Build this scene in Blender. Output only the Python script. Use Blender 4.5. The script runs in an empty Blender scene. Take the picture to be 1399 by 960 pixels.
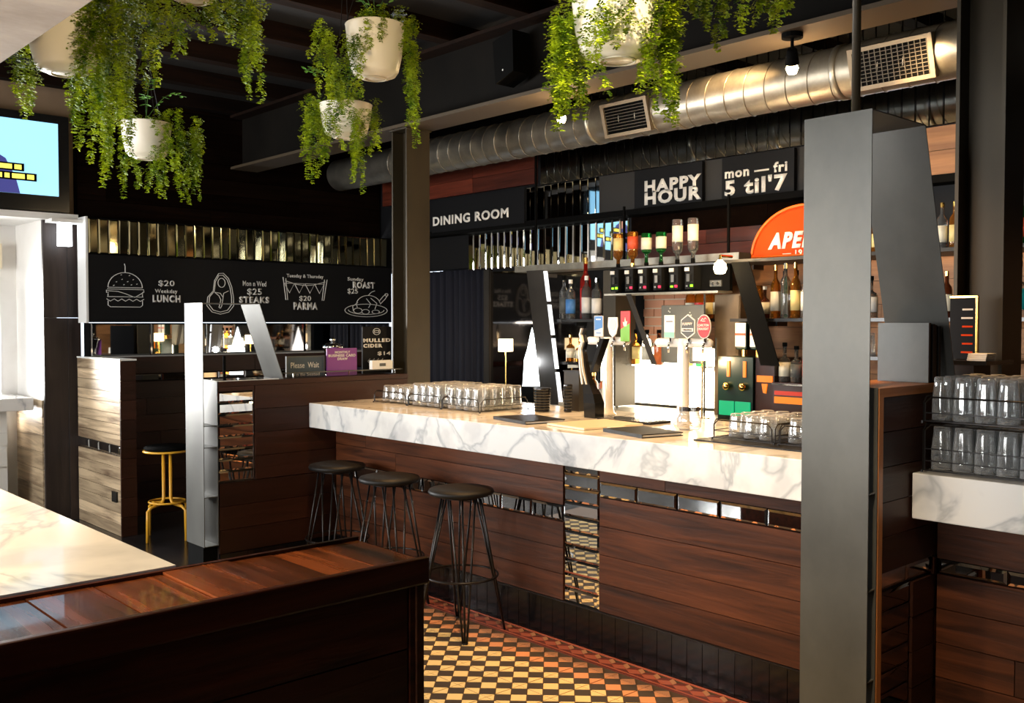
import bpy, math, random
from mathutils import Vector, Matrix
random.seed(7)
S = bpy.context.scene
C = S.collection
R = math.radians
PI = math.pi

# ---------------------------------------------------------------- camera, world, light, exposure
cam = bpy.data.cameras.new('camera'); cam.lens = 36*1330/1399; cam.sensor_width = 36; cam.clip_start = 0.02
co = bpy.data.objects.new('camera', cam); C.objects.link(co)
co.location = (0, 0, 1.6); co.rotation_euler = (R(90)-math.atan(39/1330), 0, R(-42.5))
S.camera = co
S.view_settings.view_transform = 'Standard'; S.view_settings.look = 'None'
S.view_settings.exposure = 0.0; S.view_settings.gamma = 1.0; S.view_settings.use_curve_mapping = False
S.cycles.max_bounces = 10; S.cycles.transmission_bounces = 10; S.cycles.transparent_max_bounces = 12
S.cycles.glossy_bounces = 5; S.cycles.diffuse_bounces = 3
S.cycles.caustics_refractive = False; S.cycles.caustics_reflective = False
S.cycles.sample_clamp_indirect = 5.0; S.cycles.use_denoising = True
w = bpy.data.worlds.new('world'); S.world = w; w.use_nodes = True
w.node_tree.nodes['Background'].inputs[0].default_value = (0.75, 0.86, 1, 1)
w.node_tree.nodes['Background'].inputs[1].default_value = 2.5

def area(name, loc, rot, sx, sy, e, col):
    l = bpy.data.lights.new(name, 'AREA'); l.shape = 'RECTANGLE'; l.size = sx; l.size_y = sy; l.energy = e; l.color = col
    o = bpy.data.objects.new(name, l); C.objects.link(o); o.location = loc; o.rotation_euler = rot
    return o
def point(name, loc, e, col, r=0.03):
    l = bpy.data.lights.new(name, 'POINT'); l.energy = e; l.color = col; l.shadow_soft_size = r
    o = bpy.data.objects.new(name, l); C.objects.link(o); o.location = loc
    return o
def spot(name, loc, to, e, col, ang, r=0.04, blend=0.5):
    l = bpy.data.lights.new(name, 'SPOT'); l.energy = e; l.color = col; l.spot_size = R(ang); l.spot_blend = blend; l.shadow_soft_size = r
    o = bpy.data.objects.new(name, l); C.objects.link(o); o.location = loc
    o.rotation_euler = (Vector(to)-Vector(loc)).to_track_quat('-Z', 'Y').to_euler()
    return o
DAY = (1.0, 0.985, 0.95)
WARM = (1.0, 0.72, 0.40)
# daylight through the street windows on the left and through the glazed bay
area('daylight_street', (-3.25, 4.2, 1.75), (0, R(-90), 0), 1.9, 7.2, 720, DAY)
area('daylight_bay', (0.9, 9.6, 1.6), (R(-90), 0, 0), 3.2, 1.9, 1100, DAY)

# warm ceiling spots of the room, above and behind the camera, aimed at floor, bar and plants
spot('room_spot', (1.5, 1.2, 3.38), (2.75, 2.8, 0), 480, (1.0, 0.76, 0.47), 64, 0.06, 0.9)
spot('room_spot', (0.6, -0.3, 3.38), (2.5, 3.4, 2.75), 150, (1.0, 0.80, 0.5), 60, 0.06, 0.9)
spot('room_spot', (1.0, 1.6, 3.38), (2.1, 4.6, 2.7), 170, (1.0, 0.80, 0.5), 70, 0.06, 0.9)
spot('room_spot', (3.3, 4.6, 3.38), (3.8, 4.6, 1.0), 330, (1.0, 0.55, 0.20), 60, 0.06, 0.9)
spot('room_spot', (3.3, 3.3, 3.38), (3.8, 3.3, 1.0), 330, (1.0, 0.55, 0.20), 60, 0.06, 0.9)
spot('room_spot', (3.3, 1.9, 3.38), (3.8, 2.1, 1.0), 260, (1.0, 0.55, 0.20), 60, 0.06, 0.9)
spot('room_spot', (4.6, 3.4, 3.4), (5.5, 3.7, 1.6), 150, (1.0, 0.64, 0.30), 78, 0.06, 0.9)
spot('room_spot', (4.7, 2.3, 3.0), (5.7, 2.2, 2.5), 40, (1.0, 0.66, 0.32), 70, 0.05, 0.9)  # unseen spot added to brighten the amber boards
spot('room_spot', (-0.6, 2.8, 2.44), (-0.2, 2.4, 1.2), 420, (1.0, 0.70, 0.36), 110, 0.06, 0.9)
# ---------------------------------------------------------------- materials
M = {}
def nt(m): return m.node_tree.nodes, m.node_tree.links
def mat(name, col, rough=0.5, metal=0.0, emit=None, es=0, trans=0, ior=1.45, coat=0, spec=None, alpha=1):
    m = bpy.data.materials.new(name); m.use_nodes = True
    b = m.node_tree.nodes['Principled BSDF']
    b.inputs['Base Color'].default_value = (*col, 1); b.inputs['Roughness'].default_value = rough
    b.inputs['Metallic'].default_value = metal; b.inputs['IOR'].default_value = ior
    b.inputs['Transmission Weight'].default_value = trans; b.inputs['Coat Weight'].default_value = coat
    if spec is not None: b.inputs['Specular IOR Level'].default_value = spec
    if emit: b.inputs['Emission Color'].default_value = (*emit, 1); b.inputs['Emission Strength'].default_value = es
    if alpha < 1: b.inputs['Alpha'].default_value = alpha
    M[name] = m; return m
def noisy(name, c1, c2, scale=(4, 4, 4), rough=0.5, metal=0, rvar=0.0, bump=0.0, coat=0, detail=6, r0=0.3, r1=0.7, objrand=0.0, spec=None, dist=0.0):
    """two-tone procedural material driven by world position noise"""
    m = mat(name, c1, rough, metal, coat=coat, spec=spec); n, l = nt(m); b = n['Principled BSDF']
    g = n.new('ShaderNodeNewGeometry'); mp = n.new('ShaderNodeMapping'); mp.inputs['Scale'].default_value = scale
    add = n.new('ShaderNodeVectorMath'); add.operation = 'ADD'
    oi = n.new('ShaderNodeObjectInfo'); mul = n.new('ShaderNodeMath'); mul.operation = 'MULTIPLY'; mul.inputs[1].default_value = 37.0
    l.new(oi.outputs['Random'], mul.inputs[0]); l.new(g.outputs['Position'], mp.inputs['Vector'])
    l.new(mp.outputs[0], add.inputs[0])
    if objrand > 0: l.new(mul.outputs[0], add.inputs[1])
    t = n.new('ShaderNodeTexNoise'); t.inputs['Scale'].default_value = 1; t.inputs['Detail'].default_value = detail
    t.inputs['Roughness'].default_value = 0.62; t.inputs['Distortion'].default_value = dist
    l.new(add.outputs[0], t.inputs['Vector'])
    cr = n.new('ShaderNodeValToRGB'); cr.color_ramp.elements[0].position = r0; cr.color_ramp.elements[1].position = r1
    cr.color_ramp.elements[0].color = (*c1, 1); cr.color_ramp.elements[1].color = (*c2, 1)
    l.new(t.outputs['Fac'], cr.inputs[0]); out = cr.outputs[0]
    if objrand > 0:
        hs = n.new('ShaderNodeHueSaturation'); mr = n.new('ShaderNodeMapRange')
        mr.inputs['To Min'].default_value = 1-objrand; mr.inputs['To Max'].default_value = 1+objrand
        l.new(oi.outputs['Random'], mr.inputs[0]); l.new(mr.outputs[0], hs.inputs['Value']); l.new(out, hs.inputs['Color']); out = hs.outputs[0]
    l.new(out, b.inputs['Base Color'])
    if rvar:
        mr = n.new('ShaderNodeMapRange'); mr.inputs['To Min'].default_value = max(0, rough-rvar); mr.inputs['To Max'].default_value = rough+rvar
        l.new(t.outputs['Fac'], mr.inputs[0]); l.new(mr.outputs[0], b.inputs['Roughness'])
    if bump:
        bp = n.new('ShaderNodeBump'); bp.inputs['Strength'].default_value = bump; bp.inputs['Distance'].default_value = 0.01
        l.new(t.outputs['Fac'], bp.inputs['Height']); l.new(bp.outputs[0], b.inputs['Normal'])
    return m
def wood(name, c1, c2, axis, rough=0.35, **k):
    s = {'x': (1.6, 22, 22), 'y': (22, 1.6, 22), 'z': (22, 22, 1.6)}[axis]
    k.setdefault('objrand', 0.3)
    return noisy(name, c1, c2, s, rough, bump=0.25, rvar=0.1, dist=0.6, **k)

wood('bar_wood', (0.022, 0.007, 0.003), (0.115, 0.033, 0.010), 'y', 0.5, spec=0.3)
wood('bar_wood_x', (0.022, 0.008, 0.004), (0.036, 0.011, 0.006), 'x', 0.45, spec=0.3)
wood('red_wood_y', (0.05, 0.010, 0.005), (0.15, 0.028, 0.012), 'y', 0.4)
wood('dark_wood_x', (0.003, 0.002, 0.0015), (0.008, 0.004, 0.0025), 'x', 0.7, spec=0.0)
wood('dark_wood_z', (0.012, 0.008, 0.007), (0.035, 0.022, 0.018), 'z', 0.5)
wood('cap_wood', (0.025, 0.008, 0.004), (0.22, 0.055, 0.014), 'y', 0.26, coat=0.5, objrand=0.65, r0=0.35, r1=0.68)
wood('front_wood', (0.006, 0.002, 0.0015), (0.10, 0.018, 0.005), 'x', 0.33, coat=0.3)
wood('pale_wood_y', (0.16, 0.10, 0.06), (0.62, 0.47, 0.30), 'y', 0.35, r0=0.3, r1=0.6)
wood('orange_wood', (0.25, 0.09, 0.025), (0.5, 0.2, 0.06), 'x', 0.35)
wood('amber_wood_y', (0.22, 0.09, 0.03), (0.42, 0.19, 0.07), 'y', 0.5)
wood('orange_wood_z', (0.16, 0.06, 0.02), (0.36, 0.14, 0.045), 'z', 0.35)
wood('cap_wood_x', (0.09, 0.025, 0.01), (0.26, 0.085, 0.03), 'x', 0.3, coat=0.3)
wood('joist_wood', (0.005, 0.003, 0.002), (0.016, 0.007, 0.004), 'x', 0.8, spec=0.1)
noisy('steel_grey', (0.075, 0.075, 0.07), (0.115, 0.114, 0.104), (3, 3, 2), 0.42, 0.35, rvar=0.08, detail=8)
noisy('dark_steel', (0.02, 0.018, 0.015), (0.05, 0.042, 0.034), (2, 2, 2), 0.5, 0.4)
noisy('beam_paint', (0.004, 0.0035, 0.003), (0.009, 0.0075, 0.006), (2, 2, 2), 0.7, 0.0, spec=0.08)
noisy('galvanised', (0.30, 0.27, 0.22), (0.48, 0.44, 0.36), (9, 9, 9), 0.4, 0.85, rvar=0.06)
noisy('concrete', (0.16, 0.13, 0.11), (0.42, 0.37, 0.32), (2, 3, 6), 0.9, bump=0.3)
noisy('brown_plaster', (0.17, 0.12, 0.08), (0.25, 0.18, 0.12), (2, 2, 2), 0.85)
noisy('white_plaster', (0.75, 0.72, 0.68), (0.85, 0.83, 0.8), (2, 2, 2), 0.8)
noisy('dark_floor', (0.010, 0.010, 0.012), (0.026, 0.024, 0.026), (3, 3, 3), 0.22, rvar=0.08)
noisy('ceiling_dark', (0.003, 0.0025, 0.002), (0.008, 0.006, 0.005), (2, 14, 2), 0.8)
noisy('foliage', (0.035, 0.10, 0.002), (0.42, 0.52, 0.012), (14, 14, 9), 0.6, spec=0.15, r0=0.35, r1=0.68)
noisy('leaf_dark', (0.02, 0.07, 0.015), (0.09, 0.2, 0.03), (12, 12, 12), 0.45)
mat('black_tile', (0.004, 0.004, 0.005), 0.15, spec=0.4)
mat('cream_tile', (0.78, 0.56, 0.25), 0.3); mat('black_floor_tile', (0.06, 0.045, 0.035), 0.3)
mat('salmon_and_glow_tile', (0.62, 0.27, 0.13), 0.3); mat('red_tile', (0.42, 0.08, 0.045), 0.3)
mat('deep_red_tile', (0.20, 0.045, 0.03), 0.3); mat('brick_red_tile', (0.55, 0.13, 0.07), 0.3)
mat('grout', (0.10, 0.055, 0.03), 0.8)
mat('mirror', (0.86, 0.86, 0.84), 0.02, 1.0); mat('mirror_gold', (0.50, 0.46, 0.28), 0.06, 1.0); mat('mirror_dark', (0.22, 0.19, 0.17), 0.05, 1.0)
mat('mirror_strip_mat', (0.50, 0.54, 0.58), 0.03, 1.0)
mat('black', (0.004, 0.004, 0.004), 0.8, spec=0.04); mat('black_gloss', (0.01, 0.01, 0.01), 0.15)
mat('sign_black', (0.005, 0.005, 0.006), 0.6, spec=0.2); mat('sign_grey', (0.028, 0.026, 0.024), 0.6, spec=0.3)
mat('chalk', (0.72, 0.70, 0.66), 0.8); mat('chalk_dim', (0.34, 0.34, 0.34), 0.8)
mat('sign_white', (0.85, 0.8, 0.72), 0.6)
mat('white', (0.8, 0.79, 0.76), 0.4); mat('white_gloss', (0.85, 0.84, 0.8), 0.12, coat=1)
mat('cream', (0.72, 0.62, 0.46), 0.45); mat('pot_white', (0.82, 0.74, 0.6), 0.35)
mat('rubber', (0.006, 0.0055, 0.0055), 0.5, spec=0.3); mat('chrome', (0.8, 0.8, 0.8), 0.08, 1); mat('gold', (0.85, 0.55, 0.15), 0.2, 1)
mat('wire', (0.02, 0.018, 0.018), 0.35, 0.6)
mat('yellow_paint', (0.75, 0.38, 0.03), 0.35)
m = mat('glass', (1, 1, 1), 0.0); n_, l_ = nt(m); out = n_['Material Output']   # thin glassware: clear body, bright glossy edges, white glare painted in as diffuse
tb = n_.new('ShaderNodeBsdfTransparent'); tb.inputs[0].default_value = (0.94, 0.95, 0.95, 1)
gb = n_.new('ShaderNodeBsdfGlossy'); gb.inputs['Roughness'].default_value = 0.06; lw_ = n_.new('ShaderNodeLayerWeight'); lw_.inputs['Blend'].default_value = 0.42
df_ = n_.new('ShaderNodeBsdfDiffuse'); df_.inputs[0].default_value = (0.9, 0.92, 0.94, 1)
m1 = n_.new('ShaderNodeMixShader'); m1.inputs[0].default_value = 0.35; l_.new(gb.outputs[0], m1.inputs[1]); l_.new(df_.outputs[0], m1.inputs[2])
m2 = n_.new('ShaderNodeMixShader'); mr_ = n_.new('ShaderNodeMapRange'); mr_.inputs['To Min'].default_value = 0.10; mr_.inputs['To Max'].default_value = 0.85
l_.new(lw_.outputs['Facing'], mr_.inputs[0]); l_.new(mr_.outputs[0], m2.inputs[0]); l_.new(tb.outputs[0], m2.inputs[1]); l_.new(m1.outputs[0], m2.inputs[2]); l_.new(m2.outputs[0], out.inputs['Surface'])
mat('glass_clear', (0.93, 0.96, 0.97), 0.02, trans=0.95); mat('glass_green', (0.02, 0.28, 0.05), 0.03, trans=0.85)
mat('glass_amber', (0.75, 0.26, 0.03), 0.03, trans=0.85); mat('glass_red', (0.6, 0.02, 0.01), 0.05, trans=0.7)
mat('glass_brown', (0.12, 0.03, 0.01), 0.05, trans=0.6)
m = mat('window_glass', (1, 1, 1), 0.0); n_, l_ = nt(m); out = n_['Material Output']
tb = n_.new('ShaderNodeBsdfTransparent'); gb = n_.new('ShaderNodeBsdfGlossy'); gb.inputs['Roughness'].default_value = 0.01; fr = n_.new('ShaderNodeFresnel'); mxs = n_.new('ShaderNodeMixShader')
l_.new(fr.outputs[0], mxs.inputs[0]); l_.new(tb.outputs[0], mxs.inputs[1]); l_.new(gb.outputs[0], mxs.inputs[2]); l_.new(mxs.outputs[0], out.inputs['Surface'])
mat('orange', (0.60, 0.05, 0.003), 0.6, spec=0.1); mat('orange_edge', (0.75, 0.12, 0.01), 0.35)
mat('purple', (0.22, 0.05, 0.25), 0.5); mat('blue', (0.06, 0.2, 0.5), 0.5); mat('red', (0.6, 0.03, 0.03), 0.4)
mat('green', (0.18, 0.45, 0.08), 0.5); mat('mint', (0.25, 0.6, 0.42), 0.5); mat('teal', (0.02, 0.35, 0.35), 0.4)
mat('label_cream', (0.8, 0.74, 0.58), 0.5); mat('label_yellow', (0.8, 0.62, 0.25), 0.5); mat('label_red', (0.6, 0.08, 0.03), 0.5)
mat('paper', (0.8, 0.78, 0.73), 0.7); mat('slate', (0.10, 0.105, 0.10), 0.6); mat('machine_dark', (0.03, 0.008, 0.006), 0.25)
mat('machine_green', (0.001, 0.014, 0.010), 0.3)
mat('glow_green', (0, 0.05, 0.03), 0.5, emit=(0.0, 0.75, 0.28), es=0.6)
mat('glow_orange', (0.15, 0.03, 0), 0.5, emit=(1.0, 0.22, 0.005), es=1.1)
mat('glow_red', (0.5, 0, 0), 0.5, emit=(1.0, 0.03, 0.08), es=2.5); mat('led_green', (0.1, 0.5, 0), 0.5, emit=(0.3, 1.0, 0.02), es=2.5)
mat('bulb', (1, 0.8, 0.5), 0.5, emit=(1.0, 0.75, 0.38), es=30)
mat('lamp_shade', (1, 0.85, 0.6), 0.5, emit=(1.0, 0.78, 0.45), es=5)
mat('added_panel_glow', (1, 0.95, 0.85), 0.5, emit=(1.0, 0.88, 0.66), es=13)
mat('cool_glow', (1, 1, 1), 0.5, emit=(0.9, 0.95, 1.0), es=6)
mat('tv_blue', (0.2, 0.5, 0.8), 0.3, emit=(0.36, 0.74, 1.0), es=1.15)
mat('tv_suit', (0.05, 0.05, 0.2), 0.3, emit=(0.04, 0.045, 0.2), es=1.0)
mat('tv_skin', (0.6, 0.3, 0.2), 0.3, emit=(0.6, 0.3, 0.2), es=0.8)
mat('tv_caption', (0.9, 0.8, 0.1), 0.3, emit=(1.0, 0.85, 0.15), es=1.0)
mat('brick', (0.62, 0.30, 0.18), 0.8)
def marble():
    m = mat('marble', (0.8, 0.79, 0.77), 0.16, coat=0.3); n, l = nt(m); b = n['Principled BSDF']
    g = n.new('ShaderNodeNewGeometry')
    n1 = n.new('ShaderNodeTexNoise'); n1.inputs['Scale'].default_value = 1.6; n1.inputs['Detail'].default_value = 5; n1.inputs['Distortion'].default_value = 1.3
    l.new(g.outputs['Position'], n1.inputs['Vector'])
    cr = n.new('ShaderNodeValToRGB'); e = cr.color_ramp.elements
    e[0].position = 0.465; e[0].color = (0.80, 0.79, 0.77, 1); e[1].position = 0.53; e[1].color = (0.80, 0.79, 0.77, 1)
    q = e.new(0.493); q.color = (0.50, 0.51, 0.52, 1); q = e.new(0.505); q.color = (0.68, 0.68, 0.68, 1)
    l.new(n1.outputs['Fac'], cr.inputs[0])
    n2 = n.new('ShaderNodeTexNoise'); n2.inputs['Scale'].default_value = 4.5; n2.inputs['Detail'].default_value = 4
    l.new(g.outputs['Position'], n2.inputs['Vector'])
    c2 = n.new('ShaderNodeValToRGB'); c2.color_ramp.elements[0].position = 0.35; c2.color_ramp.elements[0].color = (0.8, 0.8, 0.82, 1)
    c2.color_ramp.elements[1].position = 0.5; c2.color_ramp.elements[1].color = (1, 1, 1, 1); l.new(n2.outputs['Fac'], c2.inputs[0])
    mx = n.new('ShaderNodeMix'); mx.data_type = 'RGBA'; mx.blend_type = 'MULTIPLY'; mx.inputs[0].default_value = 1
    l.new(cr.outputs[0], mx.inputs[6]); l.new(c2.outputs[0], mx.inputs[7]); l.new(mx.outputs[2], b.inputs['Base Color'])
marble()

# ---------------------------------------------------------------- helpers
def wloc(o):
    v = Vector((0, 0, 0))
    while o: v = v+o.location; o = o.parent
    return v
def tag(o, label=None, cat=None, group=None, kind=None):
    if label: o['label'] = label
    if cat: o['category'] = cat
    if group: o['group'] = group
    if kind: o['kind'] = kind
    return o
def thing(name, label, cat, loc=(0, 0, 0), rz=0, group=None):
    o = bpy.data.objects.new(name, None); C.objects.link(o); o.empty_display_size = 0.05
    o.location = loc; o.rotation_euler = (0, 0, rz)
    return tag(o, label, cat, group)
def setting(name, loc=(0, 0, 0)):
    o = bpy.data.objects.new(name, None); C.objects.link(o); o.location = loc; o['kind'] = 'structure'; return o
class MB:
    def __init__(s): s.v = []; s.f = []
    def add(s, vs, fs):
        k = len(s.v); s.v += [tuple(p) for p in vs]; s.f += [tuple(i+k for i in f) for f in fs]; return s
    def hexa(s, p): return s.add(p, [(0, 3, 2, 1), (4, 5, 6, 7), (0, 1, 5, 4), (1, 2, 6, 5), (2, 3, 7, 6), (3, 0, 4, 7)])
    def box(s, x0, x1, y0, y1, z0, z1):
        return s.hexa([(x0, y0, z0), (x1, y0, z0), (x1, y1, z0), (x0, y1, z0), (x0, y0, z1), (x1, y0, z1), (x1, y1, z1), (x0, y1, z1)])
    def lathe(s, prof, c=(0, 0, 0), n=16, axis='z'):
        vs = []; fs = []
        for (r, z) in prof:
            for i in range(n):
                a = 2*PI*i/n; p = (r*math.cos(a), r*math.sin(a), z)
                if axis == 'y': p = (p[0], p[2], -p[1])
                if axis == 'x': p = (p[2], p[0], p[1])
                vs.append((p[0]+c[0], p[1]+c[1], p[2]+c[2]))
        for j in range(len(prof)-1):
            for i in range(n):
                a = j*n+i; b = j*n+(i+1) % n; fs.append((a, b, b+n, a+n))
        if prof[0][0] > 1e-5: fs.append(tuple(range(n-1, -1, -1)))
        if prof[-1][0] > 1e-5: fs.append(tuple(range((len(prof)-1)*n, len(prof)*n)))
        return s.add(vs, fs)
    def tube(s, pts, r, n=6, closed=False):
        P = [Vector(p) for p in pts]; m = len(P); rs = r if isinstance(r, (list, tuple)) else [r]*m
        k = len(s.v)
        up = None
        for i in range(m):
            a = P[(i-1) % m] if (closed or i > 0) else P[i]; b = P[(i+1) % m] if (closed or i < m-1) else P[i]
            t = (b-a).normalized()
            if up is None: up = Vector((0, 0, 1)) if abs(t.z) < 0.9 else Vector((1, 0, 0))
            u = t.cross(up)
            if u.length < 1e-4: u = t.orthogonal()
            u.normalize(); v = u.cross(t).normalized(); up = v
            for j in range(n):
                q = 2*PI*j/n+PI/4; s.v.append(tuple(P[i]+(u*math.cos(q)+v*math.sin(q))*rs[i]))
        for i in range(m if closed else m-1):
            for j in range(n):
                a = k+i*n+j; b = k+i*n+(j+1) % n; c = k+((i+1) % m)*n+(j+1) % n; d = k+((i+1) % m)*n+j
                s.f.append((a, b, c, d))
        if not closed:
            s.f.append(tuple(range(k+n-1, k-1, -1))); s.f.append(tuple(range(k+(m-1)*n, k+m*n)))
        return s
    def cyl(s, a, b, r, n=12): return s.tube([a, b], r, n)
    def prism(s, poly, ax, a, b):
        """poly of 2D points extruded along axis ax from a to b"""
        def P(p, t): return {'x': (t, p[0], p[1]), 'y': (p[0], t, p[1]), 'z': (p[0], p[1], t)}[ax]
        n = len(poly); vs = [P(p, a) for p in poly]+[P(p, b) for p in poly]
        return s.add(vs, [tuple(range(n-1, -1, -1)), tuple(range(n, 2*n))]+[(i, (i+1) % n, (i+1) % n+n, i+n) for i in range(n)])
    def build(s, name, m, parent=None, smooth=False, label=None, cat=None, group=None, kind=None):
        if parent is not None: off = wloc(parent)
        else:
            xs, ys, zs = zip(*s.v); off = Vector(((min(xs)+max(xs))/2, (min(ys)+max(ys))/2, min(zs)))
        me = bpy.data.meshes.new(name)
        me.from_pydata([(a-off.x, b-off.y, c-off.z) for a, b, c in s.v], [], s.f)
        import bmesh
        if len(s.f) < 3000:
            bm = bmesh.new(); bm.from_mesh(me); bmesh.ops.recalc_face_normals(bm, faces=bm.faces); bm.to_mesh(me); bm.free()
        me.materials.append(M[m])
        if smooth:
            me.polygons.foreach_set('use_smooth', [len(p.vertices) < 5 for p in me.polygons])
        o = bpy.data.objects.new(name, me); C.objects.link(o)
        if parent is not None: o.parent = parent
        else: o.location = off
        return tag(o, label, cat, group, kind)
def bx(name, m, parent, *b, **k): return MB().box(*b).build(name, m, parent, **k)
def bev(o, wd=0.004, seg=2):
    md = o.modifiers.new('bevel', 'BEVEL'); md.width = wd; md.segments = seg; md.limit_method = 'ANGLE'; return o
_uc = {}
def unit(m, name):
    """shared unit cube for planks, tiles and bricks"""
    if m not in _uc:
        me = bpy.data.meshes.new('unit_block'); b = MB().box(-.5, .5, -.5, .5, -.5, .5)
        me.from_pydata(b.v, [], b.f); me.materials.append(M[m]); _uc[m] = me
    return _uc[m]
def piece(name, m, parent, x0, x1, y0, y1, z0, z1):
    o = bpy.data.objects.new(name, unit(m, name)); C.objects.link(o); o.parent = parent
    o.location = Vector(((x0+x1)/2, (y0+y1)/2, (z0+z1)/2))-wloc(parent); o.scale = (x1-x0, y1-y0, z1-z0); return o
def copy_tree(o, parent=None, **k):
    c = o.copy(); C.objects.link(c)
    if parent is not None: c.parent = parent
    for ch in list(o.children): copy_tree(ch, c)
    return tag(c, **k)
def place(proto, first, loc, rz=0, **k):
    o = proto if first else copy_tree(proto)
    o.location = loc; o.rotation_euler = (0, 0, rz); return tag(o, **k)
def planks_y(parent, m, x0, x1, ya, yb, za, zb, h, lmin=0.9, lmax=1.8, g=0.003, seed=1):
    """horizontal boards running along Y (thickness x0..x1)"""
    r = random.Random(seed); n = max(1, round((zb-za)/h)); hh = (zb-za)/n
    for i in range(n):
        y = ya-r.random()*0.6*(lmax if yb-ya > lmax else 0)
        while y < yb-0.01:
            e = min(yb, y+r.uniform(lmin, lmax))
            if yb-e < 0.25: e = yb
            s0 = max(ya, y)
            if e-s0 > 0.05: piece('plank', m, parent, x0+r.uniform(0, 0.002), x1, s0+g/2, e-g/2, za+i*hh+g/2, za+(i+1)*hh-g/2)
            y = e
def planks_x(parent, m, y0, y1, xa, xb, za, zb, h, lmin=0.9, lmax=1.8, g=0.003, seed=1):
    r = random.Random(seed); n = max(1, round((zb-za)/h)); hh = (zb-za)/n
    for i in range(n):
        x = xa-r.random()*0.6*(lmax if xb-xa > lmax else 0)
        while x < xb-0.01:
            e = min(xb, x+r.uniform(lmin, lmax))
            if xb-e < 0.25: e = xb
            s0 = max(xa, x)
            if e-s0 > 0.05: piece('plank', m, parent, s0+g/2, e-g/2, y0+r.uniform(0, 0.002), y1, za+i*hh+g/2, za+(i+1)*hh-g/2)
            x = e
_tc = {}
def mtile(parent, c, wd, ht, face, m='mirror', name='mirror_tile', r=random, tilt=0.6):
    """bevelled mirror tile, shared mesh per size; face '-x' or '-y'; c is the centre of its back"""
    key = (round(wd, 3), round(ht, 3), m)
    if key not in _tc:
        b = (0.004 if m == 'mirror_strip_mat' else 0.010) if min(wd, ht) > 0.03 else 0.004; t = 0.007; t0 = 0.002; W = wd/2-0.001; H = ht/2-0.001
        v = [(-W, 0, -H), (W, 0, -H), (W, 0, H), (-W, 0, H), (-W, -t0, -H), (W, -t0, -H), (W, -t0, H), (-W, -t0, H),
             (-W+b, -t, -H+b), (W-b, -t, -H+b), (W-b, -t, H-b), (-W+b, -t, H-b)]
        f = [(3, 2, 1, 0), (0, 1, 5, 4), (1, 2, 6, 5), (2, 3, 7, 6), (3, 0, 4, 7), (4, 5, 9, 8), (5, 6, 10, 9), (6, 7, 11, 10), (7, 4, 8, 11), (8, 9, 10, 11)]
        me = bpy.data.meshes.new('mirror_tile'); me.from_pydata(v, [], f); me.materials.append(M[m]); _tc[key] = me
    o = bpy.data.objects.new(name, _tc[key]); C.objects.link(o); o.parent = parent; o.location = Vector(c)-wloc(parent)
    o.rotation_euler = (R(r.uniform(-tilt, tilt)), R(0), (R(-90) if face == '-x' else 0)+R(r.uniform(-tilt, tilt))); return o
def txt(name, body, m, parent, c, wd, ht, face='-x', bold=0.0, depth=0.002, shear=0):
    """flat lettering fitted to a wd x ht rectangle centred at world point c"""
    cu = bpy.data.curves.new(name, 'FONT'); cu.body = body; cu.align_x = 'CENTER'; cu.size = 1; cu.offset = bold; cu.resolution_u = 3; cu.shear = shear
    cu.space_line = 0.8; cu.space_character = 1+bold*3.5
    o = bpy.data.objects.new(name, cu); C.objects.link(o)
    me = bpy.data.meshes.new_from_object(o); bpy.data.objects.remove(o)
    xs = [v.co.x for v in me.vertices]; ys = [v.co.y for v in me.vertices]
    cx, cy = (min(xs)+max(xs))/2, (min(ys)+max(ys))/2; sx = wd/(max(xs)-min(xs)); sy = ht/(max(ys)-min(ys))
    for v in me.vertices: v.co = ((v.co.x-cx)*sx, (v.co.y-cy)*sy, 0)
    me.materials.clear(); me.materials.append(M[m])
    o = bpy.data.objects.new(name, me); C.objects.link(o); o.parent = parent; o.location = Vector(c)-wloc(parent)
    o.rotation_euler = (R(90), 0, R(-90) if face == '-x' else 0)
    sd = o.modifiers.new('thickness', 'SOLIDIFY'); sd.thickness = depth; sd.offset = 1
    return o
def strokes(name, lines, m, parent, c, wd, ht, face='-y', r=0.004):
    b = MB()
    for L in lines:
        pts = []
        for (u, v) in L:
            if face == '-y': pts.append((c[0]+u*wd, c[1], c[2]+v*ht))
            else: pts.append((c[0], c[1]-u*wd, c[2]+v*ht))
        b.tube(pts, r, 4)
    return b.build(name, m, parent)
def arc(cx, cy, rx, ry, a0, a1, n=14): return [(cx+rx*math.cos(R(a0+(a1-a0)*i/n)), cy+ry*math.sin(R(a0+(a1-a0)*i/n))) for i in range(n+1)]

# ---------------------------------------------------------------- the setting
fl = setting('floor')
bx('floor_base', 'dark_floor', fl, -3.2, 8.2, -3.2, 10.2, -0.06, -0.001)
bx('grout_bed', 'grout', fl, 1.0, 3.47, -1.0, 5.5, -0.001, 0.0005)
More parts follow.
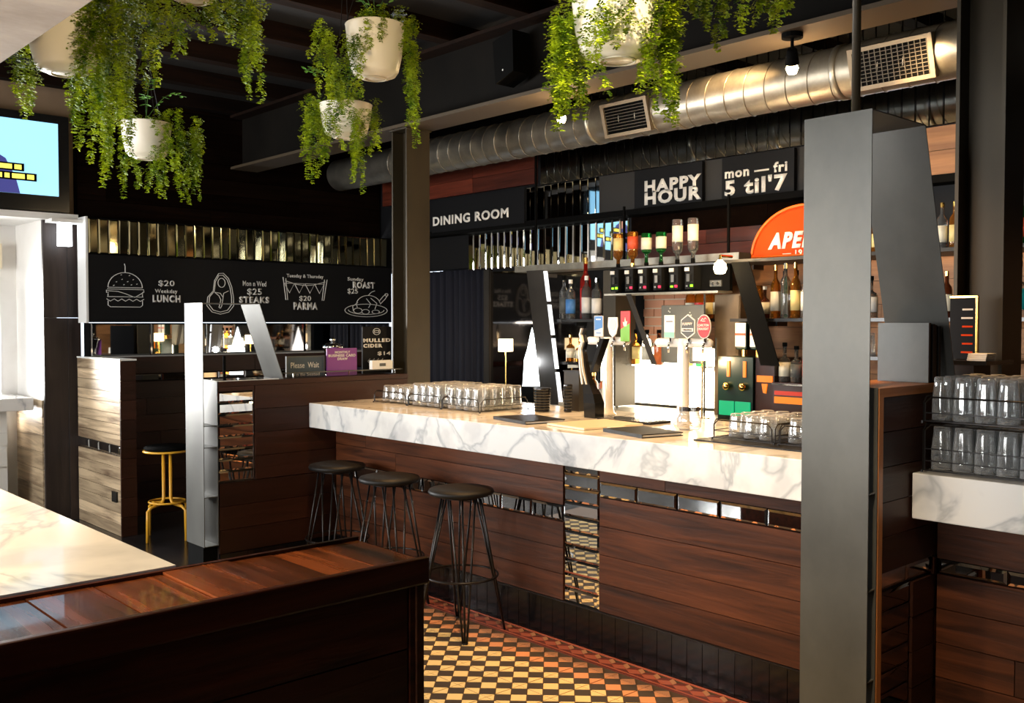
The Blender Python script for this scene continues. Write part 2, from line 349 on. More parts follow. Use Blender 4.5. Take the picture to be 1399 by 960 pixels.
# Victorian tessellated tiles laid diagonally, with a red border along the bar
T = 0.0685; XB = 3.325
q2 = math.sqrt(0.5)
def dxy(i, j):   # diagonal grid
    return (3.30+(i-j)*T*q2-0.02, 3.3+(-i-j)*T*q2)
cells = []
for i in range(-60, 60):
    for j in range(-60, 60):
        x, y = dxy(i, j)
        if x > XB-0.02 or x < 1.3 or y < -0.4 or y > 5.3: continue
        d = x*math.sin(R(42.5))+y*math.cos(R(42.5)); la = x*0.7373-y*0.6756
        px = 699.5+1330*la/d; py = 441+1330*1.6/d
        cells.append((i, j, x, y, px, py))
vis = [c for c in cells if 575 < c[4] < 1030 and c[5] < 985 and c[5] > 800]
vis.sort(key=lambda c: -c[5]); visset = set((c[0], c[1]) for c in vis[:300])
tmesh = {}
def tile_geo(kind, b, x, y, w_):
    """diagonal square tile; 'x' tiles are split by two grooves into four triangles"""
    h = w_/2
    def P(u, v, z): return (x+(u-v)*q2, y+(-u-v)*q2, z)
    c = 0.0012
    b.hexa([P(-h, -h, 0), P(-h, h, 0), P(h, h, 0), P(h, -h, 0), P(-h+c, -h+c, 0.003), P(-h+c, h-c, 0.003), P(h-c, h-c, 0.003), P(h-c, -h+c, 0.003)])
def tile_tris(b, x, y, w_, diag):
    h = w_/2-0.001; g = 0.0030
    def P(u, v, z): return (x+(u-v)*q2, y+(-u-v)*q2, z)
    if diag == 'X': tr = [[(-h, -h+g), (-g, 0), (-h, h-g)], [(h, h-g), (g, 0), (h, -h+g)], [(-h+g, h), (0, g), (h-g, h)], [(h-g, -h), (0, -g), (-h+g, -h)]]
    else: tr = [[(-h, -h+g*1.5), (-h, h), (h-g*1.5, h)], [(-h+g*1.5, -h), (h, h-g*1.5), (h, -h)]]
    if diag == '\\': tr = [[(u, -v) for u, v in t] for t in tr]
    for t in tr:
        vs = [P(u, v, 0) for u, v in t]+[P(u, v, 0.003) for u, v in t]
        b.add(vs, [(0, 1, 2), (5, 4, 3), (0, 3, 4, 1), (1, 4, 5, 2), (2, 5, 3, 0)])
rest = {}
for (i, j, x, y, px, py) in cells:
    dark = (i+j) % 2 == 1
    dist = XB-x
    m = 'black_floor_tile' if dark else ('salmon_and_glow_tile' if dist < 0.15 else 'cream_tile')  # salmon rows near the border paint in a red glow of light
    diag = None
    if not dark:
        a, b_ = (i+j)//2 % 2, (i-j)//2 % 2
        diag = 'X' if (a == 0 and b_ == 0) else (None if (a == 1 and b_ == 1) else ('/' if a else '\\'))
    vis_ = (i, j) in visset
    key = (m, diag)
    if vis_:
        if key not in tmesh:
            b = MB()
            (tile_tris(b, 0, 0, T-0.002, diag) if diag else tile_geo(0, b, 0, 0, T-0.002))
            me = bpy.data.meshes.new('floor_tile'); me.from_pydata(b.v, [], b.f); me.materials.append(M[m])
            tmesh[key] = me
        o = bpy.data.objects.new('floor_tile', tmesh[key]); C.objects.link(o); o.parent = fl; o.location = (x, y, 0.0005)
    else:
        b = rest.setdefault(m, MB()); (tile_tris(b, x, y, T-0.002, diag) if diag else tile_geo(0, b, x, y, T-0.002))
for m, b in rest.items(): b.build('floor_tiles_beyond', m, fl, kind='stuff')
# border: strips and a row of tumbling-block rhombs
piece('border_strip', 'deep_red_tile', fl, 3.338, 3.352, -1, 5.5, 0, 0.0036)
piece('border_strip', 'brick_red_tile', fl, 3.353, 3.362, -1, 5.5, 0, 0.004)
piece('border_strip', 'brick_red_tile', fl, 3.456, 3.468, -1, 5.5, 0, 0.004)
rh = {}
def rhomb(k, poly, m, y):
    if k not in rh:
        me = bpy.data.meshes.new('border_tile'); n = len(poly); b = MB().prism(poly, 'z', 0.0, 0.0032)
        me.from_pydata(b.v, [], b.f); me.materials.append(M[m]); rh[k] = me
    o = bpy.data.objects.new('border_tile', rh[k]); C.objects.link(o); o.parent = fl; o.location = (3.364, y, 0.0005)
for i in range(50):
    y = 0.9+i*0.09
    rhomb('a', [(0.001, 0.0), (0.03, -0.045), (0.061, 0.0), (0.03, 0.044)], 'brick_red_tile', y)
    rhomb('b', [(0.032, 0.046), (0.062, 0.002), (0.09, 0.002), (0.062, 0.046)], 'deep_red_tile', y)
    rhomb('c', [(0.062, 0.0), (0.09, 0.0), (0.062, -0.044), (0.034, -0.044)], 'salmon_and_glow_tile', y)
    rhomb('d', [(0.001, 0.003), (0.001, 0.087), (0.029, 0.045)], 'deep_red_tile', y)

cl = setting('ceiling')
bx('ceiling_slab', 'ceiling_dark', cl, -3.2, 8.2, -3.2, 10.2, 3.56, 3.66)
for i in range(11):
    y = 0.5+i*0.75
    piece('joist', 'joist_wood', cl, 1.6, 5.68, y, y+0.10, 3.44, 3.56)
cb = MB().box(-3.0, 0.98, 0.6, 4.3, 2.49, 3.56).build('trim_1', 'concrete', kind='structure')
# street side windows
wl = setting('wall_left', (-3, 0, 0))
bx('wall_panel', 'white_plaster', wl, -3.15, -3.0, -3.2, 10.2, 0, 0.75); bx('wall_panel', 'white_plaster', wl, -3.15, -3.0, -3.2, 10.2, 2.75, 3.56)
bx('wall_panel', 'white_plaster', wl, -3.15, -3.0, -3.2, 0.6, 0.75, 2.75); bx('wall_panel', 'white_plaster', wl, -3.15, -3.0, 7.8, 10.2, 0.75, 2.75)
for k in range(4):
    y0 = 0.6+k*1.8; wn = setting('window_%d' % (k+1), (-3.05, y0, 0.75))
    b = MB().box(-3.1, -3.02, y0, y0+0.06, 0.75, 2.75).box(-3.1, -3.02, y0+1.74, y0+1.8, 0.75, 2.75).box(-3.1, -3.02, y0+.06, y0+1.74, 0.75, 0.82).box(-3.1, -3.02, y0+.06, y0+1.74, 2.68, 2.75)
    b.box(-3.1, -3.03, y0+0.88, y0+0.92, 0.82, 2.68); b.build('window_frame', 'dark_steel', wn)
    bx('pane', 'window_glass', wn, -3.07, -3.064, y0+0.06, y0+0.88, 0.82, 2.68); bx('pane', 'window_glass', wn, -3.07, -3.064, y0+0.92, y0+1.74, 0.82, 2.68)
MB().box(-3.15, 8.2, -3.15, -3.0, 0, 3.56).build('wall_back', 'dark_wood_x', kind='structure')
# far wall: television wall over the bay, dark boards, menu fascia
wf = setting('wall_front', (2.7, 8.25, 0))
bx('lintel', 'brown_plaster', wf, -3.0, 2.735, 8.25, 8.45, 2.47, 3.56)
bx('ledge', 'white', wf, -3.0, 2.74, 8.16, 8.45, 2.42, 2.47)
bx('backing', 'black', wf, 2.735, 8.2, 8.2, 8.45, 2.44, 3.56)
planks_x(wf, 'dark_wood_x', 8.175, 8.2, 2.74, 5.68, 2.46, 3.56, 0.14, seed=3)
bx('bay_wall', 'white_plaster', wf, 2.49, 2.60, 8.27, 8.95, 0, 2.42)
planks_y(wf, 'pale_wood_y', 2.478, 2.49, 8.27, 8.95, 0.0, 0.98, 0.14, seed=4)
for (x0, x1) in ((2.49, 2.673), (2.676, 2.775)):
    for (z0, z1) in ((0, 1.64), (1.643, 2.42)): piece('panel', 'dark_wood_z', wf, x0, x1, 8.235, 8.27, z0, z1)
bx('bay_back', 'white_plaster', wf, -3.0, 2.49, 8.95, 9.05, 0, 0.80); bx('bay_back', 'white_plaster', wf, 2.36, 2.49, 8.95, 9.05, 0.80, 2.42)
bx('bay_back', 'white_plaster', wf, -3.0, 2.36, 8.95, 9.05, 2.26, 2.42); bx('bay_ceiling', 'white', wf, -3.0, 2.49, 8.45, 9.05, 2.42, 2.5)
w5 = setting('window_5', (1.6, 8.98, 1.0))
b = MB()
for x in (-2.9, -1.6, -0.3, 1.0, 2.26): b.box(x, x+0.07, 8.96, 9.0, 1.0, 2.05)
b.box(-2.9, 2.33, 8.96, 9.0, 0.95, 1.02).box(-2.9, 2.33, 8.96, 9.0, 1.99, 2.05); b.build('window_frame', 'steel_grey', w5)
for x in (-2.9, -1.6, -0.3, 1.0): bx('pane', 'window_glass', w5, x+0.07, x+1.3-(0.04 if x > .9 else 0), 8.975, 8.981, 1.02, 1.99)
bx('blind_box', 'cream', w5, -2.9, 2.36, 8.86, 8.95, 2.05, 2.26)
lg = MB().box(-1.5, 2.44, 8.35, 8.94, 0.90, 1.0).build('window_ledge', 'marble', label='thick marble ledge under the bright window at the far left', cat='ledge'); bev(lg, 0.005)
MB().box(-1.5, 2.28, 8.5, 8.9, 0, 0.899).build('low_plinth', 'white', label='pale grey plinth panel below the marble window ledge', cat='plinth')
t = thing('power_outlet', 'white double outlet boxes on the pale plinth below the window ledge', 'outlet', (2.26, 8.48, 0.5))
bx('outlet_plate', 'white_gloss', t, 2.18, 2.27, 8.47, 8.50, 0.45, 0.60); bx('outlet_plate', 'white_gloss', t, 2.20, 2.275, 8.47, 8.50, 0.62, 0.72)
t = thing('wall_lantern', 'glowing white box lantern mounted under the ledge left of the menu board', 'lamp', (2.62, 8.13, 2.21))
bx('shade', 'cool_glow', t, 2.575, 2.665, 8.08, 8.16, 2.21, 2.39); bx('mounting_plate', 'white', t, 2.50, 2.74, 8.04, 8.20, 2.392, 2.418)
# back-bar wall
wr = setting('wall_right', (5.7, 2.5, 0))
bx('backing', 'sign_black', wr, 5.7, 5.85, -3.0, 6.5, 0, 3.56); bx('backing', 'sign_black', wr, 5.7, 5.85, 6.5, 8.2, 2.1, 3.56)
rr = random.Random(5)
for i in range(78):                                                    # tall mirror strips above the signs
    y = 5.86-i*0.084
    mtile(wr, (5.695, y-0.041, 3.10), 0.082, 0.70, '-x', 'mirror_strip_mat', 'mirror_strip', rr, 0.12)
for i in range(11):
    y = 6.06-i*0.083; mtile(wr, (5.695, y-0.04, 2.60), 0.08, 0.29, '-x', 'mirror_strip_mat', 'mirror_strip', rr, 0.5)
for i in range(23):
    y = 6.80-i*0.083; mtile(wr, (5.695, y-0.04, 2.24), 0.08, 0.33, '-x', 'mirror', 'mirror_strip', rr, 0.8)
for k, (a, b_) in enumerate(((5.90, 6.7), (6.7, 7.5), (7.5, 8.1))):
    for z in range(3): piece('plank', 'red_wood_y', wr, 5.66, 5.70, a, b_-0.003, 2.765+z*0.13, 2.765+z*0.13+0.127)
planks_y(wr, 'red_wood_y', 5.68, 5.70, 3.0, 4.86, 2.06, 2.26, 0.10, seed=9)
planks_y(wr, 'dark_wood_x', 5.68, 5.70, 3.0, 4.86, 2.26, 2.40, 0.14, seed=10)
planks_y(wr, 'amber_wood_y', 5.66, 5.70, 1.6, 2.86, 2.46, 2.74, 0.14, seed=11)
planks_y(wr, 'amber_wood_y', 5.68, 5.70, -0.2, 4.2, 1.0, 2.0, 0.14, seed=12)
bx('mirror_panel', 'mirror_dark', wr, 5.685, 5.70, 5.35, 6.48, 1.0, 2.05)
bx('mirror_surround', 'dark_steel', wr, 5.66, 5.70, 6.48, 6.55, 0, 2.07)
bx('sign_rail', 'black', wr, 5.56, 5.70, -1.0, 7.4, 2.40, 2.445)
# brick patch behind the taps
bp = setting('trim_2', (5.67, 4.4, 1.45))
rb = random.Random(2)
bx('mortar', 'cream', bp, 5.675, 5.69, 4.15, 4.72, 1.45, 1.84)
for k in range(6):
    for j in range(-1, 4):
        y0 = 4.15+j*0.19+(0.095 if k % 2 else 0); y1 = min(4.72, y0+0.18); y0 = max(4.15, y0)
        if y1-y0 > 0.03: piece('brick', 'brick', bp, 5.665-rb.uniform(0, .004), 5.68, y0, y1, 1.452+k*0.065, 1.452+k*0.065+0.056)
# curtains in the dining room doorway
def curtain(y0, y1, seed, lab):
    r = random.Random(seed); n = 60; vs = []; fs = []
    for i in range(n+1):
        y = y0+(y1-y0)*i/n; x = 5.9+0.035*math.sin(i*0.85)+0.012*math.sin(i*2.3+seed)
        vs += [(x, y, 0.02), (x, y, 2.1)]
    for i in range(n): fs.append((2*i, 2*i+2, 2*i+3, 2*i+1))
    o = MB().add(vs, fs).build('curtain', 'curtain_cloth', smooth=True, label=lab, cat='curtain', group='curtains in the dining room doorway')
    sd = o.modifiers.new('thickness', 'SOLIDIFY'); sd.thickness = 0.004
mat('curtain_cloth', (0.010, 0.010, 0.018), 0.8)
curtain(6.56, 7.25, 1, 'heavy black curtain in the dining room doorway, its half nearer the back bar')
curtain(7.26, 8.1, 2, 'heavy black curtain in the dining room doorway, its half nearer the steel column')
bx('wall_beyond', 'black', None, 8.1, 8.2, -3, 10.2, 0, 3.56, kind='structure').name = 'wall_side'

# ---------------------------------------------------------------- menu wall
t = thing('menu_fascia', 'long black menu board with white line drawings of burger, steak, flags and roast', 'sign', (4.2, 8.0, 1.6))
bx('board', 'sign_black', t, 2.752, 5.69, 7.99, 8.17, 1.605, 2.146)
bx('board_end', 'white', t, 2.735, 2.752, 7.985, 8.175, 1.60, 2.445)
bx('top_backing', 'black', t, 2.752, 5.69, 8.005, 8.17, 2.148, 2.44)
rr = random.Random(8)
for i in range(36):
    mtile(t, (2.80+i*0.08, 8.003, 2.294), 0.078, 0.28, '-y', 'mirror_gold', 'mirror_strip', rr, 2.5)
F = '-y'; yy = 7.986
bur = [arc(0, .02, .46, .34, 0, 180), [(-.46, .02), (.46, .02)], [(-.5, -.04), (-.5, -.10), (-.44, -.10)], [(-.48, -.02), (.5, -.02), (.5, -.08), (.46, -.08)],
       [(-.48, -.06), (-.2, -.07), (0, -.12), (.25, -.2), (.48, -.09)], [(-.48, -.19), (.48, -.19)],
       [(-.5+.1*i, -.24-(.05 if i % 2 else 0)) for i in range(11)], [(-.46, -.28), (-.46, -.38), (-.4, -.42), (.4, -.42), (.46, -.38), (.46, -.28)],
       [(0, .36), (0, .5), (-.02, .56)], [(-.46, -.12), (-.46, -.19)], [(.46, -.12), (.46, -.19)]]
for (u, v) in ((-.25, .14), (-.1, .2), (.05, .15), (.2, .2), (.3, .1), (-.32, .06), (-.05, .08), (.15, .08), (-.12, .3), (.1, .29)): bur.append([(u, v), (u+.03, v+.01)])
def mx(px): # position along the menu board for a photograph column, on the plane Y=7.99
    return 7.99*math.tan(R(47.5)+0)*0 + (lambda a: 7.99*(0.6756+0.7373*a)/(0.7373-0.6756*a))((px-699.5)/1330)
def mz(px, py):
    x = mx(px); d = x*0.6756+7.99*0.7373; return 1.6-(py-441)*d/1330
def mtxt(s, x0, x1, y0, y1, bold=0.02, m='chalk'):
    xa, xb = mx(x0), mx(x1); xm = (x0+x1)/2; za, zb = mz(xm, y1), mz(xm, y0)
    txt('lettering', s, m, t, ((xa+xb)/2, yy, (za+zb)/2), xb-xa, zb-za, '-y', bold)
def mdraw(lines, x0, x1, y0, y1, r=0.0035):
    xa, xb = mx(x0), mx(x1); xm = (x0+x1)/2; za, zb = mz(xm, y1), mz(xm, y0)
    strokes('drawing', lines, 'chalk', t, ((xa+xb)/2, yy, (za+zb)/2), xb-xa, zb-za, '-y', r)
mdraw(bur, 146, 197, 364, 424)
mtxt('$20', 217, 239, 383, 392, 0.018); mtxt('Weekday', 212, 243, 395, 402); mtxt('LUNCH', 209, 247, 403, 413, 0.05)
steak = [[(-.48, -.3), (-.45, -.1), (-.25, .05), (-.2, .3), (-.05, .47), (.12, .48), (.3, .36), (.42, .15), (.48, -.1), (.48, -.3), (.3, -.45), (0, -.5), (-.3, -.45), (-.48, -.3)]]
steak += [[(u*.85, v*.9) for u, v in steak[0]], arc(.05, .25, .13, .11, 0, 360), [(-.2, .02), (0, .0), (.1, -.1), (.05, -.3), (0, -.36)], [(.3, .06), (.12, -.0), (.1, -.1)], [(-.2, .02), (-.05, -.06), (.02, -.16), (-.05, -.34), (0, -.36)]]
mdraw(steak, 282, 320, 372, 429)
mtxt('Mon n Wed', 332, 364, 384, 391, 0.01); mtxt('$25', 338, 358, 394, 404, 0.018); mtxt('STEAKS', 327, 368, 405, 414, 0.05)
fl_ = [[(-.5, .45), (-.44, -.5), (-.40, -.5), (-.44, .4)], [(.5, .4), (.42, -.5), (.38, -.5), (.44, .4)], [(-.45, .3), (-.2, .16), (0, .12), (.2, .16), (.45, .3)]]
for u in (-.36, -.14, .1, .32): fl_.append([(u-.11, .2), (u, -.2), (u+.11, .2), (u-.11, .2)])
mdraw(fl_, 387, 447, 378, 410)
mtxt('Tuesday & Thursday', 392, 442, 375, 381, 0.02); mtxt('$20', 409, 425, 404, 412, 0.018); mtxt('PARMA', 401, 434, 413, 423, 0.05)
ro = [arc(0, -.25, .5, .24, 0, 360, 24), arc(0, -.23, .42, .17, 180, 360, 16), arc(.05, -.02, .28, .34, 10, 200, 14), [(-.2, .05), (-.32, -.1), (-.3, -.28)], [(.3, .1), (.4, .3), (.47, .38)], [(.33, .0), (.45, .2), (.49, .3)],
      arc(.48, .36, .04, .05, 0, 360, 8), [(.05, .33), (.12, .45), (.2, .5)], arc(-.2, -.26, .1, .1, 0, 360, 10), arc(-.02, -.3, .09, .09, 0, 360, 10), [(0, .2), (.1, 0), (.05, -.15)], [(.1, .22), (.25, .02), (.2, -.2)], arc(.22, -.3, .09, .07, 0, 360, 10)]
mdraw(ro, 471, 529, 397, 433)
mtxt('Sunday', 475, 497, 379, 385, 0.02); mtxt('ROAST', 482, 512, 385, 394, 0.05); mtxt('$25', 475, 489, 394, 402, 0.018)
# below the board: pass mirror, boards, narrow mirror band
lw = setting('wall_menu', (4.2, 8.03, 0)); lw.name = 'wall_far'
bx('backing', 'black', lw, 2.775, 5.69, 8.03, 8.17, 0, 1.60)
for i in range(6): mtile(lw, (2.78+i*0.485+0.242, 8.028, 1.465), 0.483, 0.265, '-y', 'mirror', 'mirror_panel', rr, 0.15)
piece('shelf_edge', 'chalk_dim', lw, 2.86, 5.69, 8.0, 8.03, 1.320, 1.332)
planks_x(lw, 'bar_wood_x', 8.005, 8.03, 2.86, 5.69, 1.18, 1.32, 0.14, seed=21)
planks_x(lw, 'bar_wood_x', 8.005, 8.03, 2.86, 5.69, 0.0, 1.115, 0.14, seed=22)
for i in range(11): mtile(lw, (2.98+i*0.25, 8.02, 1.148), 0.248, 0.062, '-y', 'mirror', 'mirror_tile', rr, 1.5)
# low partition in front of it
t = thing('timber_partition', 'low timber partition with pale lit boards, left of the menu board', 'partition', (2.8, 7.75, 0))
bx('core', 'dark_wood_z', t, 2.753, 2.85, 7.32, 8.22, 0, 1.318)
planks_y(t, 'pale_wood_y', 2.737, 2.753, 7.31, 8.22, 0.0, 0.60, 0.085, seed=31); planks_y(t, 'pale_wood_y', 2.737, 2.753, 7.31, 8.22, 0.68, 1.318, 0.085, seed=32)
for i in range(4): mtile(t, (2.748, 7.425+i*0.228, 0.64), 0.226, 0.07, '-x', 'mirror', 'mirror_tile', rr, 2)
for k in range(9): piece('end_board', 'bar_wood_x', t, 2.737, 2.853, 7.30, 7.318, k*0.146, k*0.146+0.143)
bx('cap', 'white', t, 2.733, 2.86, 7.298, 8.22, 1.318, 1.33)
bx('power_socket', 'black_gloss', t, 2.722, 2.737, 7.37, 7.46, 0.25, 0.33)

# ---------------------------------------------------------------- television
t = thing('television', 'flat wall television showing a presenter in a blue suit, top left', 'television', (2.0, 8.2, 2.50))
b = MB().box(1.05, 2.668, 8.14, 8.245, 2.478, 3.235); b.build('casing', 'black_gloss', t)
bx('screen', 'tv_blue', t, 1.12, 2.585, 8.134, 8.142, 2.60, 3.17)
MB().prism([(1.5, 2.60), (1.55, 2.78), (1.75, 2.88), (1.92, 2.98), (2.08, 2.93), (2.2, 2.86), (2.27, 2.72), (2.30, 2.60)], 'y', 8.130, 8.135).build('picture_suit', 'tv_suit', t)
MB().prism(arc(1.95, 3.0, 0.10, 0.13, 0, 360, 16)[:-1], 'y', 8.126, 8.131).build('picture_face', 'tv_skin', t)
for (x1, z, n) in ((2.33, 2.80, 'a to be and'), (2.42, 2.73, 'before her')):
    bx('caption_bar', 'black', t, 1.6, x1, 8.124, 8.129, z-0.03, z+0.03)
    xq = x1-0.02
    for wq in (0.05, 0.09, 0.035, 0.11, 0.06): bx('caption_word', 'tv_caption', t, xq-wq, xq, 8.121, 8.124, z-0.018, z+0.018); xq -= wq+0.018

# ---------------------------------------------------------------- steel columns and beam
def column(y0, y1, lab):
    t = thing('steel_column', lab, 'column', (4.16, (y0+y1)/2, 0), group=None)
    bx('flange', 'dark_steel_warm', t, 4.06, 4.26, y0, y0+0.015, 0, 2.95); bx('flange', 'dark_steel_warm', t, 4.06, 4.26, y1-0.015, y1, 0, 2.95)
    bx('web', 'dark_steel_warm', t, 4.15, 4.165, y0+0.015, y1-0.015, 0, 2.95); bx('cap_plate', 'dark_steel_warm', t, 4.05, 4.27, y0-.01, y1+.01, 2.95, 2.962)
noisy('dark_steel_warm', (0.030, 0.023, 0.013), (0.055, 0.042, 0.024), (2, 2, 1), 0.5, 0.3)
column(5.515, 5.695, 'dark steel column rising behind the left end of the bar by the dining room sign')
column(1.54, 1.735, 'dark steel column at the right edge behind the stacked glasses')
t = thing('steel_beam', 'deep painted steel beam running over the bar counter', 'beam', (4.1, 3, 2.95))
mat('beam_flange', (0.07, 0.05, 0.03), 0.5, 0.1)
bx('web', 'beam_paint', t, 4.145, 4.17, -2.5, 8.1, 2.985, 3.415)
bx('bottom_flange', 'beam_flange', t, 4.03, 4.29, -2.5, 8.1, 2.963, 2.985)
bx('top_flange', 'joist_wood', t, 4.03, 4.29, -2.5, 8.1, 3.415, 3.438)
def spot_lamp(x, y, lab):
    t = thing('spotlight', lab, 'lamp', (x, y, 2.80), group=None)
    MB().lathe([(0.05, 2.94), (0.05, 2.962)], (x, y, 0), 16).build('mount', 'black', t)
    MB().cyl((x, y, 2.95), (x, y, 2.88), 0.008).build('stem', 'black', t)
    d = Vector((0.1, 0.06, -0.15)).normalized(); c = Vector((x, y, 2.87))
    MB().tube([c-d*0.02, c+d*0.01, c+d*0.05], [0.022, 0.028, 0.034], 14).build('socket', 'black', t, smooth=True)
    p = c+d*0.075; o = MB().lathe([(0.0, -0.03), (0.02, -0.025), (0.03, 0), (0.02, 0.025), (0.0, 0.03)], p, 12).build('bulb', 'bulb', t, smooth=True)
    l = point('spotlight_light', p+d*0.05, 14, WARM, 0.03); return l
spot_lamp(3.98 + 0.12, 4.06, 'small black spotlight with a lit bulb under the beam, the left one of two')
spot_lamp(3.98 + 0.12, 2.52, 'small black spotlight with a lit bulb under the beam, the right one of two')
t = thing('ceiling_speaker', 'small black loudspeaker angled down from the beam', 'speaker', (4.0, 4.4, 3.1))
MB().hexa([(3.95, 4.30, 3.10), (4.10, 4.30, 3.10), (4.10, 4.46, 3.05), (3.95, 4.46, 3.05), (3.98, 4.34, 3.36), (4.12, 4.34, 3.36), (4.12, 4.52, 3.32), (3.98, 4.52, 3.32)]).build('cabinet', 'black', t)
bx('bracket', 'black', t, 4.10, 4.15, 4.38, 4.42, 3.18, 3.24)
o = MB().lathe([(0.0, 0), (0.012, 0.002), (0.012, 0.01)], (3.955, 4.40, 3.12), 10, 'x').build('badge', 'chalk', t)

# ---------------------------------------------------------------- spiral duct
t = thing('ventilation_duct', 'galvanised spiral ventilation duct running above the back bar', 'duct', (5.1, 3, 2.87))
DZ, DR = 3.006, 0.146
MB().lathe([(DR, -2.4), (DR, 8.0)], (5.1, 0, DZ), 40, 'y').build('pipe', 'galvanised', t, smooth=True)
b = MB(); pts = []
for i in range(62*24+1):
    a = 2*PI*i/24; pts.append((5.1+(DR+0.002)*math.cos(a), -1.6+i*0.14/24, DZ+(DR+0.002)*math.sin(a)))
b.tube(pts, 0.0035, 4).build('spiral_seam', 'galvanised', t, smooth=True)
for y in (4.66, 3.92, 2.8, 1.98, 0.3):
    MB().lathe([(DR+.001, y-0.02), (DR+0.007, y-0.018), (DR+0.007, y+0.018), (DR+.001, y+0.02)], (5.1, 0, DZ), 40, 'y').build('collar', 'galvanised', t, smooth=True)
mat('grille_metal', (0.24, 0.19, 0.13), 0.5, 0.3); mat('grille_slat', (0.09, 0.075, 0.055), 0.5, 0.3)
for (y, lab) in ((4.29, 'left'), (2.46, 'right')):
    L = 0.20 if lab == 'left' else 0.23
    # frame follows a tilted plane touching the duct's lower front
    ax = Vector((-0.96, 0, -0.28)).normalized(); up = Vector((-0.28, 0, 0.96)).normalized()
    cc = Vector((5.1, y, DZ))+ax*(DR+0.004)
    def slab(b, u0, u1, v0, v1, t0, t1):
        P = lambda u, v, q: tuple(cc+Vector((0, 1, 0))*u+up*v+ax*q)
        b.hexa([P(u0, v0, t0), P(u1, v0, t0), P(u1, v1, t0), P(u0, v1, t0), P(u0, v0, t1), P(u1, v0, t1), P(u1, v1, t1), P(u0, v1, t1)])
    b = MB(); H_ = 0.09
    slab(b, -L, L, -H_-.022, -H_, -0.03, 0.012); slab(b, -L, L, H_, H_+.022, -0.03, 0.012); slab(b, -L, -L+.025, -H_, H_, -0.03, 0.012); slab(b, L-.025, L, -H_, H_, -0.03, 0.012)
    g = b.build('air_grille', 'grille_metal', t); b = MB(); slab(b, -L+.02, L-.02, -H_, H_, -0.006, -0.002); b.build('backing', 'black', g)
    for k in range(8):
        b = MB(); z = -H_+0.02+k*0.02; slab(b, -L+.025, L-.025, z, z+0.0035, -0.002, 0.006); b.build('louvre', 'grille_slat', g)
    if lab == 'right':
        for k in range(14):
            b = MB(); u = -L+0.03+k*0.031; slab(b, u, u+0.004, -H_, H_, 0.0, 0.004); b.build('cross_bar', 'grille_slat', g)
for y in (4.3, 2.1, 0.2):
    tag(MB().cyl((5.1, y, DZ+DR), (5.1, y, 3.56), 0.006).build('duct_hanger', 'dark_steel', label='thin steel hanger rod holding up the spiral duct', cat='rod', group='duct hanger rods'))

# ---------------------------------------------------------------- signs over the back bar
def board(name, y0, y1, z0, z1, m, x, lab, lines, cat='sign'):
    t = thing(name, lab, cat, (x, (y0+y1)/2, z0)); bx('board', m, t, x, x+0.03, y0, y1, z0, z1)
    for (s, ya, yb, za, zb, bo) in lines: txt('lettering', s, 'sign_white', t, (x-0.001, (ya+yb)/2, (za+zb)/2), abs(yb-ya), zb-za, '-x', bo)
    return t
bx('sign_fascia', 'sign_grey', wr, 5.64, 5.695, 2.88, 5.15, 2.45, 2.735)
def bz(px, py, x=5.6):
    a = (px-699.5)/1330; d = x/(0.6756+0.7373*a); return (x, d*(0.7373-0.6756*a), 1.6-(py-441)*d/1330)
def span(x0, x1, xp=5.6): return bz(x0, 0, xp)[1], bz(x1, 0, xp)[1]
def row(s, x0, x1, yt, yb, bo, xp=5.6):
    a, b_ = span(x0, x1, xp); xm = (x0+x1)/2; return (s, b_, a, bz(xm, yb, xp)[2], bz(xm, yt, xp)[2], bo)
ya, yb = span(590, 716, 5.55)
board('dining_room_sign', yb, ya, 2.43, 2.72, 'sign_black', 5.55, 'black sign lettered DINING ROOM over the curtained doorway', [row('DINING ROOM', 592, 695, 290.5, 303.5, 0.035, 5.55)], 'sign')
ya, yb = span(866, 958)
board('happy_hour_sign', yb, ya, 2.452, 2.73, 'sign_black', 5.6, 'black sign lettered HAPPY HOUR on the fascia', [row('HAPPY', 880, 957, 243, 260, 0.045), row('HOUR', 880, 957, 258, 277, 0.045)])
ya, yb = span(985, 1083)
board('opening_hours_sign', yb, ya, 2.452, 2.73, 'sign_black', 5.6, 'black sign lettered mon to fri, 5 til 7', [row('mon — fri', 989, 1074, 226, 240, 0.035), row("5 til'7", 989, 1074, 242, 265, 0.04)])

# ---------------------------------------------------------------- bar counter
def counter(name, y0, y1, lab, seed):
    t = thing(name, lab, 'counter', (3.7, (y0+y1)/2, 0))
    o = bx('marble_top', 'marble', t, 3.27, 4.30, y0, y1, 0.927, 1.085); bev(o, 0.004)
    bx('core', 'black', t, 3.49, 4.25, y0+0.002, y1-0.002, 0, 0.927)
    return t
t = counter('bar_counter', 1.538, 5.508, 'long bar counter with veined white marble top and dark red-brown boards', 1)
n = 0
for (ya, yb, zz, sd) in ((3.408, 5.508, (0.602, 0.686), 41), (1.538, 3.164, (0.760, 0.836), 42)):
    planks_y(t, 'bar_wood', 3.47, 3.49, ya, yb, zz[1]+0.001, 0.927, 0.12, 1.2, 2.2, seed=sd)
    planks_y(t, 'bar_wood', 3.47, 3.49, ya, yb, 0.205, zz[0]-0.001, 0.135, 1.2, 2.2, seed=sd+5)
    k = round((yb-ya)/0.236); wd = (yb-ya)/k
    for i in range(k): mtile(t, (3.478, ya+wd*(i+.5), (zz[0]+zz[1])/2), wd-0.002, zz[1]-zz[0]-0.003, '-x', r=rr, tilt=0.9)
for i in range(10): mtile(t, (3.478, 3.286, 0.205+0.0722*(i+.5)), 0.238, 0.0715, '-x', r=rr, tilt=0.9)
